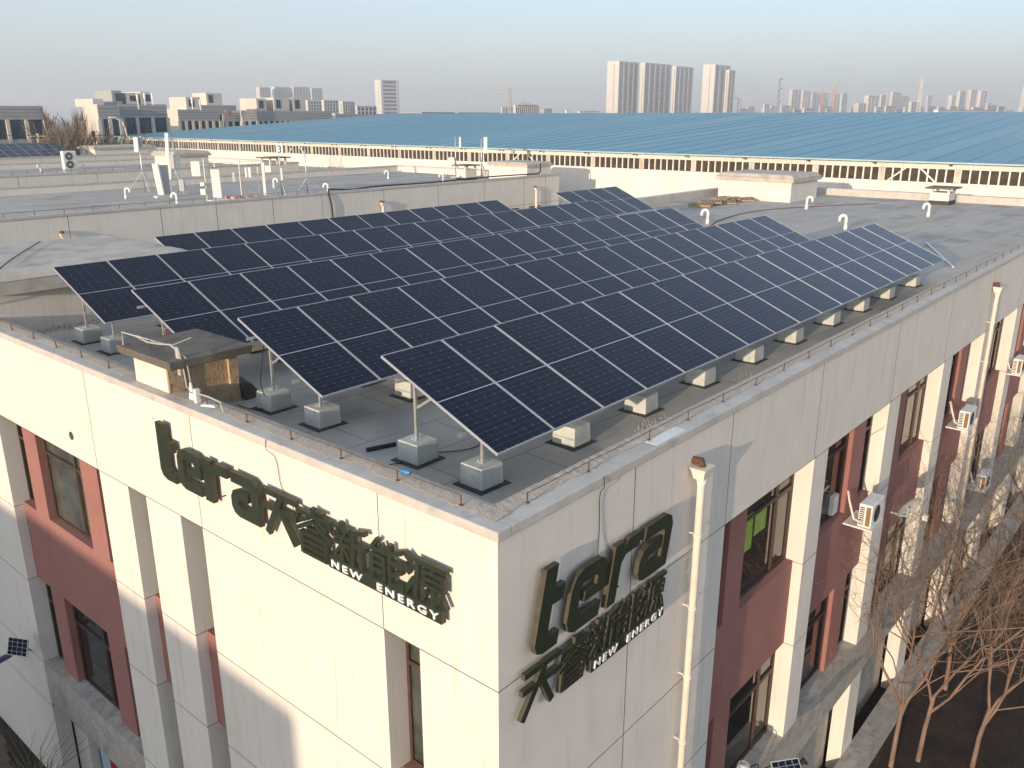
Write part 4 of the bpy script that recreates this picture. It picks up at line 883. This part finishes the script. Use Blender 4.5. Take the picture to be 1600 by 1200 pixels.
for i, (lb, b, h, ln, sd_) in enumerate((
    ('bare tan tree nearest the viewer, slim trunk rising from the bottom edge', (15.0, -1.0, GZ), 10.6, (-.03, -.03), 11),
    ('bare tan tree with a thick forked trunk right beside the nearest bare tree', (15.7, -1.5, GZ), 10.2, (.10, -.04), 5),
    ('bare leaning tree with reddish limbs at the bottom right', (16.4, -2.7, GZ), 8.6, (.25, -.05), 23),
    ('bare bushy tree reaching up before the satellite dish', (19.5, -1.2, GZ), 8.8, (.05, .05), 31),
    ('bare tree halfway along the facade below the second air conditioner', (23.0, -1.8, GZ), 8.6, (.0, -.05), 47),
    ('bare tree farther along the facade below the second downpipe', (27.5, -2.0, GZ), 8.8, (.0, .0), 59),
    ('bare tree at the right edge standing clear of the facade', (22.5, -4.6, GZ), 7.5, (.1, -.1), 61),
    ('last bare tree in view beside the far bays', (32.5, -2.4, GZ), 9.2, (.0, .0), 73))):
    make_tree('bare_tree', lb, b, h, ln, sd_, 5, .056, group=NT, spread=.85, tw=.0042, trunk=.20)
make_tree('bare_tree', 'low bare tree with dense twigs at the bottom right corner', (18.6, -4.2, GZ), 5.2, (.2, 0), 83, 5, .05, group=NT, spread=.85, tw=.0042, trunk=.2)
make_tree('bare_tree', 'small bare tree standing alone before the white factory wall', (52, 71, -9), 9.6, (0, 0), 91, 4, .10, 'twig', 'twig')
# wood beyond the wings: a few trees built once, then copied
WG = 'bare trees of the wood beyond the wings'
protos = [make_tree('bare_tree', 'bare brown tree of the wood between the two grey offices', at(90+30*i, 200, 128+8*i)*Vector((1, 1, 0)) if False else Vector((42+i*2, 114+i*3, GZ)), 13.6+i*.5, (0, 0), 101+i, 4, .15, 'fartwig', 'fartwig', WG, .2, .5, .040) for i in range(3)]
rd = random.Random(9)
spots = []
for k in range(46): spots.append((rd.uniform(-10, 200), rd.uniform(122, 146)))
for px, D in spots:
    P = at(px, 200, D); q = protos[rd.randrange(3)]
    dup(q, (P.x, P.y, GZ+rd.uniform(-1.0, .3)), 'bare brown tree of the wood between the two grey offices', rd.uniform(0, 6.28), rd.uniform(.9, 1.04) if px > 72 else rd.uniform(.66, .78))
for px, D in ((215, 150), (240, 150), (262, 152), (285, 150), (310, 150), (330, 155), (350, 158), (200, 146), (300, 165)):
    P = at(px, 200, D); dup(protos[rd.randrange(3)], (P.x, P.y, GZ-2.5+rd.uniform(-1, .5)), 'bare tree in front of the stepped grey offices', rd.uniform(0, 6.28), 1)
# low scrub under the wood
o = MB()
for k in range(13000):
    wood = k % 3 > 0; px = rd.uniform(-90, 136) if wood else rd.uniform(120, 345)
    P = at(px, 200, rd.uniform(116, 150)); a = rd.uniform(0, 3.14); s = rd.uniform(.5, 1.7); z = GZ+(rd.random()**.8)*((15.4+1.2*math.sin(px*.11) if px > 70 else 11.5+1.2*math.sin(px*.13)) if wood else 8.5)
    o.add([(P.x-s*math.cos(a)*.05, P.y-s*math.sin(a)*.05, z), (P.x+s*math.cos(a)*.05, P.y+s*math.sin(a)*.05, z), (P.x+rd.uniform(-.9, .9), P.y+rd.uniform(-.6, .6), z+s*1.3)], [(0, 1, 2)])
struct(o.build('scrub', MT['fartwig']), 'stuff')
# bottom left thicket
t = thing('thatched_post', 'dark wrapped stump with a thatch collar at the bottom left corner', 'stump', (-1.9, 14.0, GZ))
MB().frust(-1.9, 14.0, GZ, -8.45, .30, .60, .30, .58).frust(-1.9, 14.0, -8.45, -8.1, .30, .58, .22, .34).build('trunk', MT['bitumen'], t)
for k in range(5): MB().frust(-1.9, 14.0, -9.9+k*.24, -9.7+k*.24, .34, .66, .30, .61).build('thatch_band', MT['slab'], t)
mb = MB(); rd = random.Random(4)
for k in range(46):
    b = Vector((-1.4+rd.uniform(-.2, .2), 12.6+rd.uniform(-.5, .3), -10.2)); a = rd.uniform(-1, 1); L = rd.uniform(.8, 1.9)
    mb.tube([b, b+Vector((a*.3, -a*.2, L*.6)), b+Vector((a*.8+.1, -a*.7, L))], [.012, .008, .003], 3, caps=False)
o = struct(mb.build('tall_grass', MT['grass']), 'stuff')

# ------------------------------------------------------------------ offices of the middle distance
def boxfrom(pl, pc, pr, D):
    c = at(pc, 200, D); x0, y0 = c.x, c.y
    r = on(pr, 200, 1, y0); l = on(pl, 200, 0, x0)
    return x0, r.x, y0, l.y
def ztop(py, D, px): return at(px, py, D).z
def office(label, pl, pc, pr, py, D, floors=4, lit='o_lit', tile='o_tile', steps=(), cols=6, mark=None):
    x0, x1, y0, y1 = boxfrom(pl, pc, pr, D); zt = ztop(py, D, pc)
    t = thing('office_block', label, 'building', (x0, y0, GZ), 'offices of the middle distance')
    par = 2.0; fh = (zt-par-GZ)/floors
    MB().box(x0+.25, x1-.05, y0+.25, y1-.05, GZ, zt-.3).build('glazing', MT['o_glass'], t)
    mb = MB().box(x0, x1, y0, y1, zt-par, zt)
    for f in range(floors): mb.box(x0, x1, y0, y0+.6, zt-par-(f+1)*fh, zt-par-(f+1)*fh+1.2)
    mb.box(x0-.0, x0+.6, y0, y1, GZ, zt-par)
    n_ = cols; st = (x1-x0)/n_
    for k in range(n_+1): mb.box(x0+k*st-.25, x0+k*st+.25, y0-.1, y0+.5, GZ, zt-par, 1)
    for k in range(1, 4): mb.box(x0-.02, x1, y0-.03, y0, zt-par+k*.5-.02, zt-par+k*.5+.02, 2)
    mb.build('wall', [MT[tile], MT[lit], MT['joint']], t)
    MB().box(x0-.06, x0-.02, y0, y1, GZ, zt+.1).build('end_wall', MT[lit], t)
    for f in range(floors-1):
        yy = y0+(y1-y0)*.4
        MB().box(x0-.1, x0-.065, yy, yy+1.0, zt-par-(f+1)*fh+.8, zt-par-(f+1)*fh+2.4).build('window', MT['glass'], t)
    for (a, b, hh, lt) in steps:
        ax, bx = x0+(x1-x0)*a, x0+(x1-x0)*b
        MB().box(ax, bx, y0+2, y0+8, zt-.2, zt+hh).build('roof_house', MT[lt], t)
        MB().box(ax+.5, ax+1.6, y0+1.95, y0+1.99, zt+.5, zt+hh-.4).build('vent_opening', MT['o_glass'], t)
    return t, (x0, x1, y0, y1, zt)
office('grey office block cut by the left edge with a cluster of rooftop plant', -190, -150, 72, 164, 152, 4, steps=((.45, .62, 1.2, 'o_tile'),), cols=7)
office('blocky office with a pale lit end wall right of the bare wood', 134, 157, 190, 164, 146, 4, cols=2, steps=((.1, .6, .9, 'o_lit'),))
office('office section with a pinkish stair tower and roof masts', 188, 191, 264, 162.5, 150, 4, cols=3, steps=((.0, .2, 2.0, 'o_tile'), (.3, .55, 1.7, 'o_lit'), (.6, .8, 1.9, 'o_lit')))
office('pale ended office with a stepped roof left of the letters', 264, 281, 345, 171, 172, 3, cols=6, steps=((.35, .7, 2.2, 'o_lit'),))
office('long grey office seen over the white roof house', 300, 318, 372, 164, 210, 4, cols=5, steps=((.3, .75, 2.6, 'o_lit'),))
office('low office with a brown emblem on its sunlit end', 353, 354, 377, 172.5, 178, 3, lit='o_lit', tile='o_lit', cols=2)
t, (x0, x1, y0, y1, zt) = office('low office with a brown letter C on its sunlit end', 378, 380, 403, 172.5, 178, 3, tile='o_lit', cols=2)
def fartext(body, px, py, D, h, m, parent):
    p = at(px, py, D); c = bpy.data.curves.new('g', 'FONT'); c.body = body; c.extrude = .03; ob = bpy.data.objects.new('g', c); COL.objects.link(ob); bpy.context.view_layer.update()
    me = ob.to_mesh(); s = h/.7; mb = MB(); mb.v = [(p.x+v.co.x*s, p.y-.1+(-.03 if v.co.z > 0 else .03), p.z+v.co.y*s) for v in me.vertices]; mb.f = [tuple(q.vertices) for q in me.polygons]; mb.m = [0]*len(mb.f)
    ob.to_mesh_clear(); bpy.data.objects.remove(ob); bpy.data.curves.remove(c); mb.build('letter', MT[m], parent)
fartext('C', 397.5, 179, 176.5, 1.1, 'orange', t)
ta, bb = office('long low office with white columns running behind the blue roof', 402, 403, 520, 173, 186, 3, cols=14, steps=((.08, .2, 2.4, 'o_lit'), (.3, .5, 2.6, 'o_lit'), (.55, .72, 2.6, 'o_lit')))
office('far grey office between the slab tower and the low flats', 520, 525, 620, 178, 240, 3, cols=10)
em = MB(); p = at(358.5, 176.5, 176.5); em.tube([(p.x, p.y-.08, p.z), (p.x, p.y-.12, p.z)], .5, 12); em.build('wall_emblem', MT['orange'], ta)
o = MB().box(*[v for v in (bb[0]+8, bb[0]+11, bb[2]-20, bb[2]-18, GZ, bb[4]-2.2)]).build('water_tank_tower', MT['white']) if False else None
for px, D, z0, z1 in ((215.5, 150, 161, 147), (226, 150, 154, 145), (238.5, 150, 154, 146), (300, 150, 160, 152), (312.5, 172, 163, 156)):
    a, b = at(px, z0, D), at(px, z1, D); o = MB().tube([(a.x, a.y, a.z-1), (a.x, a.y, b.z)], .09, 5).tube([(a.x, a.y, b.z-.9), (a.x, a.y, b.z)], .16, 6).build('roof_antenna', MT['white'])
    tag(o, {215.5: 'left one of three slim antennas on the stepped grey office', 226: 'thick middle one of three antennas on the stepped grey office', 238.5: 'right one of three slim antennas on the stepped grey office', 300: 'slim antenna on the roof house of the long grey office', 312.5: 'short antenna near the white roof house, right of the other slim ones'}[px], 'antenna')

# ------------------------------------------------------------------ towers of the far city
def tower(label, pl, pc, pr, py, D, strips=3, lit='c_wall', shade='c_shade', crown=3., glass='c_glass', fh=3.0, name='apartment_tower', cat='tower', bands=True, sidewin=True):
    x0, x1, y0, y1 = boxfrom(pl, pc, pr, D); zt = ztop(py, D, pc)
    t = thing(name, label, cat, (x0, y0, GZ))
    W = x1-x0
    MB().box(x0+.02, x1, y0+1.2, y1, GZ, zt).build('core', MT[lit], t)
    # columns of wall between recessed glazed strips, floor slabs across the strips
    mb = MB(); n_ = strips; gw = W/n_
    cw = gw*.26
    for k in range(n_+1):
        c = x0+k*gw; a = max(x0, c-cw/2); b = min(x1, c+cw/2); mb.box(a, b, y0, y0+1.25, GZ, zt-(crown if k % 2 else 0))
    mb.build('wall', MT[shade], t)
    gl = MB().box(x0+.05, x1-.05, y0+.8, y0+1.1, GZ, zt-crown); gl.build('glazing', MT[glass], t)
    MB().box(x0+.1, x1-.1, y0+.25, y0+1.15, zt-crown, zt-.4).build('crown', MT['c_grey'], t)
    if bands:
        mb = MB(); z = zt-crown-fh
        while z > -6: mb.box(x0+.1, x1-.1, y0+.35, y0+1.0, z, z+fh*.42); z -= fh
        mb.build('balcony_slab', MT[shade], t)
    if sidewin and y1-y0 > 6:
        mb = MB(); z = zt-crown-fh; yc = y0+(y1-y0)*.38
        while z > -6: mb.box(x0-.12, x0-.02, yc, yc+1.4, z, z+1.5); z -= fh
        mb.build('stair_windows', MT[glass], t)
    return t
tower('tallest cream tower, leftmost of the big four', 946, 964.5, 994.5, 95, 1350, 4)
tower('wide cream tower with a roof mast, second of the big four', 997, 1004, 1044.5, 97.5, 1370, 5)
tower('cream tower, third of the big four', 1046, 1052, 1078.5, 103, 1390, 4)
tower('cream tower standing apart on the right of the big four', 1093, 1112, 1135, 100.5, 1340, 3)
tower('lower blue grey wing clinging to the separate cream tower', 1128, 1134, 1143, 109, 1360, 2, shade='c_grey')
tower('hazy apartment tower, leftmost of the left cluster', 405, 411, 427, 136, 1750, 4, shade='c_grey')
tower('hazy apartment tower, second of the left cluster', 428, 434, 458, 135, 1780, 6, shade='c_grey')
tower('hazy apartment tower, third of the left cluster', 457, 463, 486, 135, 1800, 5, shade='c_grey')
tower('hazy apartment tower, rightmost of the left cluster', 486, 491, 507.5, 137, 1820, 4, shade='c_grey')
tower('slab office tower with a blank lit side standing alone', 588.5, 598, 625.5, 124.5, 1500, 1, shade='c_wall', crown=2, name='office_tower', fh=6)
for i, (a, b, c, py, D) in enumerate(((455, 462, 482, 155, 900), (480, 484, 505, 156.5, 900), (504, 509, 531, 156, 950), (532, 538, 556, 158, 980), (557, 560, 590, 165, 700))):
    tower(['low pale flats in front of the left cluster', 'low pale flats right of the front flats', 'low flats midway between cluster and slab tower', 'low flats just before the slab tower', 'flat roofed white block at the foot of the slab tower'][i], a, b, c, py, D, 5, crown=1.5, name='apartment_block', cat='building')
RT = [(1228, 1233, 1247, 140, 2300), (1247, 1250, 1262, 141.5, 2350), (1262, 1265, 1276, 143.5, 2400), (1276, 1279, 1290, 145, 2450), (1296, 1299, 1308, 147, 2500), (1308, 1311, 1319, 146, 2450), (1330, 1338, 1350, 161, 1900),
      (1345, 1352, 1368, 149, 2100), (1369, 1372, 1379, 148, 2500), (1379, 1389, 1402, 144, 2200), (1402, 1407, 1415, 149.5, 2300), (1415, 1420, 1432, 159.5, 1900), (1441, 1444, 1450, 149, 2300),
      (1475, 1481, 1487, 149, 2400), (1488, 1493, 1501, 142, 2250), (1504, 1510, 1519, 140, 2200), (1519, 1525, 1535, 142, 2250), (1535, 1538, 1543, 160, 2300), (1587, 1594, 1608, 135, 1900), (1189, 1192, 1200, 163, 1700)]
TL = ['pinkish striped block right beside the dark lattice mast', 'slim pale block touching the pinkish striped block', 'grey block between the slim pale block and the orange crane', 'narrow hazy block just left of the orange crane', 'pale block between the orange crane and the red crane', 'grey block just right of the red crane', "squat low block in the gap right of the red crane's neighbours", 'broad white block with a blank end under the long crane jib', 'thin grey block behind the gap of two broad white blocks', 'tallest block under the tip of the long crane jib', 'pale block right of the one under the jib tip', 'low rusty block left of the white lattice mast', 'narrow block right behind the white lattice mast', 'short pinkish block left of the tall pair on the right', 'cream tower, left one of the tall pair on the right', 'tallest tower of the right hand pair', 'stepped grey tower leaning on the right hand pair', 'low block at the foot of the right hand pair', 'pinkish tower cut by the right edge of the skyline']
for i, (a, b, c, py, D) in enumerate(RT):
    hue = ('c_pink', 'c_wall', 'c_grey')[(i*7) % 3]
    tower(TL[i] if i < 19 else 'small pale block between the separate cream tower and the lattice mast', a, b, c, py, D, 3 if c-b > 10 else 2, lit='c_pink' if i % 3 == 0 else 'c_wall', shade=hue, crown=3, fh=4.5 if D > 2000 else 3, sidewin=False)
rd = random.Random(12)
for i in range(26):
    px = 1150+i*17.4+rd.uniform(-4, 4); w_ = rd.uniform(9, 20); py = rd.uniform(164, 172); D = rd.uniform(1500, 2600)
    x0, x1, y0, y1 = boxfrom(px, px+3, px+w_, D); zt = ztop(py, D, px)
    t = thing('city_block', 'low hazy city block at %.1f percent of the picture width above the blue roof' % (px/16), 'building', (x0, y0, GZ), 'low blocks of the skyline')
    MB().box(x0, x1, y0, y1, GZ, zt).build('wall', MT[('c_wall', 'c_pink', 'c_grey')[i % 3]], t)
    mb = MB()
    for f in range(3): mb.box(x0+1, x1-1, y0-.3, y0-.05, zt-4-f*5, zt-2-f*5)
    mb.build('window_row', MT['c_glass'], t)
for i, (a, b, c, py, D) in enumerate(((783, 785, 806, 166, 900), (802, 806, 842, 164, 910))):
    x0, x1, y0, y1 = boxfrom(a, b, c, D); zt = ztop(py, D, b)
    t = thing('hall', ('pale left wing of the hall behind the pylon', 'columned hall with a low hipped roof behind the blue roof')[i], 'building', (x0, y0, GZ))
    MB().box(x0, x1, y0+1, y1, GZ, zt).build('wall', MT['c_wall'], t); mb = MB(); n_ = 12
    for k in range(n_+1): xx = x0+(x1-x0)*k/n_; mb.box(xx-.4, xx+.4, y0, y0+1, GZ, zt-1)
    mb.build('column', MT['c_wall'], t)
    MB().box(x0+.5, x1-.5, y0+.7, y0+.9, GZ, zt-2).build('glazing', MT['c_glass'], t)
    if i:
        xm0, xm1, ym = x0+(x1-x0)*.3, x0+(x1-x0)*.5, (y0+y1)/2
        MB().add([(x0+2, y0-1, zt), (x1-2, y0-1, zt), (x1-2, y1, zt), (x0+2, y1, zt), (xm0, ym, zt+2.6), (xm1, ym, zt+2.6)], [(0, 1, 5, 4), (1, 2, 5), (2, 3, 4, 5), (3, 0, 4), (0, 3, 2, 1)]).build('roof', MT['c_pink'], t)
for i, (a, b, c, py, D) in enumerate(((630, 660, 712, 176.5, 300), (712, 716, 780, 177.0, 310), (845, 850, 862, 170, 800), (883, 885, 888, 172, 700), (902, 905, 935, 174, 800), (1455, 1462, 1545, 171.5, 700))):
    x0, x1, y0, y1 = boxfrom(a, b, c, D); zt = ztop(py, D, b); y1 = min(y1, y0+30)
    t = thing('low_hall', ('grey hall peeping over the blue ridge behind the slab tower', 'long pale roof line left of the pylons', 'tiny pale block right of the columned hall', 'tiny white chimney house on the skyline', 'low white roof left of the tallest tower', 'long low white shed on the right skyline')[i], 'building', (x0, y0, GZ))
    MB().box(x0, x1, y0, y1, GZ, zt).build('wall', MT['white' if i in (1, 3, 4, 5) else 'o_tile'], t); MB().box(x0-.3, x1+.3, y0-.3, y1+.3, zt, zt+.3).build('roof', MT['c_grey'], t)

# ------------------------------------------------------------------ pylons, masts, cranes, poles
def lattice(mb, x, y, z0, z1, w0, w1, n_, r):
    for k in range(n_):
        a, b = k/n_, (k+1)/n_; za, zb = z0+(z1-z0)*a, z0+(z1-z0)*b; wa, wb = w0+(w1-w0)*a, w0+(w1-w0)*b
        C = [(-1, -1), (1, -1), (1, 1), (-1, 1)]
        for j in range(4):
            (sx, sy), (tx, ty) = C[j], C[(j+1) % 4]
            mb.bar((x+sx*wa, y+sy*wa, za), (x+sx*wb, y+sy*wb, zb), r, r)
            mb.bar((x+sx*wa, y+sy*wa, za), (x+tx*wb, y+ty*wb, zb), r*.6, r*.6)
            mb.bar((x+sx*wb, y+sy*wb, zb), (x+tx*wb, y+ty*wb, zb), r*.6, r*.6)
def mast(label, px, py, D, w0, w1, r, m='c_grey', plats=(), name='lattice_mast', cat='mast'):
    p = at(px, py, D); t = thing(name, label, cat, (p.x, p.y, GZ))
    mb = MB(); lattice(mb, p.x, p.y, GZ, p.z, w0, w1, 12, r); mb.build('lattice', MT[m], t)
    for f, w_ in plats:
        z = GZ+(p.z-GZ)*f; MB().box(p.x-w_, p.x+w_, p.y-w_, p.y+w_, z-.35, z+.35).build('platform', MT[m], t)
    return t
mast('dark tall lattice mast with platforms right of the big towers', 1218.5, 122, 700, 1.0, .35, .28, 'c_grey', ((.99, 1.7), (.83, 1.9), (.62, 1.7), (.42, 1.5)))
mast('white lattice mast near the right towers', 1442, 122, 900, 2.2, .5, .35, 'c_wall', ((.86, 1.6), (.6, 1.8)))
def pylon(label, px, py, D, kind, s=1.):
    p = at(px, py, D); t = thing('power_pylon', label, 'pylon', (p.x, p.y, GZ)); mb = MB(); z1 = p.z; u = RGT
    def P(a, z): return (p.x+u.x*a*s, p.y+u.y*a*s, z)
    r = .28*s
    if kind == 'Y':
        zm = z1-9*s
        for sg in (-1, 1): mb.bar(P(sg*1.5, GZ), P(sg*.3, zm), r, r); mb.bar(P(0, zm), P(sg*5, z1), r, r); mb.bar(P(sg*5, z1), P(sg*3, z1-2*s), r, r); mb.bar(P(sg*1.5, zm+2*s), P(sg*6, z1-.5*s), r*.6, r*.6)
        mb.bar(P(-5, z1-1.5*s), P(5, z1-1.5*s), r, r)
    else:
        mb.bar(P(-.7, GZ), P(-.3, z1), r, r); mb.bar(P(.7, GZ), P(.3, z1), r, r)
        for k in range(10): za = GZ+(z1-GZ)*k/10; zb = GZ+(z1-GZ)*(k+1)/10; mb.bar(P(-.5, za), P(.5, zb), r*.6, r*.6)
        for f, w_ in ((1, 2.4), (.80, 4.6), (.55, 3.4)):
            z = 4.4+(z1-4.4)*f if f < 1 else z1; mb.bar(P(-w_, z), P(w_, z), r, r); mb.bar(P(-w_, z), P(0, z+.8*s), r*.6, r*.6); mb.bar(P(w_, z), P(0, z+.8*s), r*.6, r*.6)
    mb.build('lattice', MT['c_grey'], t); return t
pylon('slim power pylon with three cross arms before the columned hall', 796.5, 138, 420, 'T', 1.3)
pylon('Y shaped power pylon left of the slim pylon', 733, 153, 900, 'Y', 1.0)
pylon('faint small power pylon farthest left of the pylon group', 704, 164, 1200, 'Y', 1.0)
def crane(label, px, py, D, jib, back, m='orange', up=0):
    p = at(px, py, D); t = thing('tower_crane', label, 'crane', (p.x, p.y, GZ)); u = RGT
    mb = MB(); lattice(mb, p.x, p.y, GZ, p.z, 1.6, 1.6, 9, .5); mb.build('tower', MT[m], t)
    def P(a, z): return (p.x+u.x*a, p.y+u.y*a, z)
    mb = MB().bar(P(0, p.z), P(jib, p.z+up), .9, .9).bar(P(0, p.z), P(-back, p.z), 1.2, 1.2).bar(P(0, p.z), P(0, p.z+7), .8, .8).bar(P(0, p.z+7), P(jib*.7, p.z+up*.7), .3, .3).bar(P(0, p.z+7), P(-back, p.z), .3, .3)
    mb.build('jib', MT[m], t); MB().box(p.x-u.x*back-1.5, p.x-u.x*back+1.5, p.y-u.y*back-1.5, p.y-u.y*back+1.5, p.z-3, p.z).build('counterweight', MT['c_grey'], t)
crane('pale tower crane between the separate tower and the lattice mast', 1156, 153, 1400, 22, 14, 'c_pink')
crane('orange tower crane left of the red crane', 1285, 146, 1700, -6, 6)
crane('red tower crane with a raised jib before the far towers', 1303, 148, 1500, 6, 8, 'orange', 22)
crane('faint tower crane with a very long jib above the far towers', 1389, 143, 2200, 48, 60, 'c_grey')
t = thing('street_lamp', 'curved street lamp at the left end of the blue roof', 'lamp', (on(197, 232, 1, 119).x, 119, GZ)); q = on(197, 205, 1, 119)
MB().tube([(q.x, 119, GZ), (q.x, 119, q.z), (q.x-.3, 119, q.z+1.2), (q.x-1.4, 119, q.z+1.9)], .11, 6).build('pole', MT['white'], t); MB().frust(q.x-1.7, 119, q.z+1.8, q.z+2.0, .5, .15, .4, .1).build('lamp_head', MT['white'], t)
t = thing('utility_pole', 'utility pole with insulator arms behind the far solar array', 'utility pole', (37.5, 119, GZ)); q = on(58, 209, 1, 119)
MB().tube([(q.x, 119, GZ), (q.x, 119, q.z)], .16, 6).bar((q.x-.9, 119, q.z-.3), (q.x+.9, 119, q.z-.3), .15, .15).bar((q.x-.6, 119, q.z-1.6), (q.x+.6, 119, q.z-1.6), .12, .12).build('pole', MT['pvc'], t)
for k, z in enumerate((q.z-.2, q.z-1.5)):
    wire('power_line', ('upper', 'lower')[k]+' power line crossing in front of the bare wood', [(0, 119, z), (q.x, 119, z), (60, 119, z-.3), (75, 119, z+.2)], .035)

# ------------------------------------------------------------------ haze over the whole scene
hm = bpy.data.materials.new('haze_air'); hm.use_nodes = True; n = hm.node_tree.nodes
n.remove(n["Principled BSDF"]); pv = n.new("ShaderNodeVolumePrincipled"); pv.inputs["Density"].default_value = .00040; pv.inputs["Color"].default_value = (.90, .95, 1.0, 1); pv.inputs["Anisotropy"].default_value = .1
hm.node_tree.links.new(pv.outputs[0], n["Material Output"].inputs["Volume"])
hz = MB().box(-9100, 9100, -9100, 9100, GZ-2, 112).build('haze', hm); struct(hz, 'stuff')
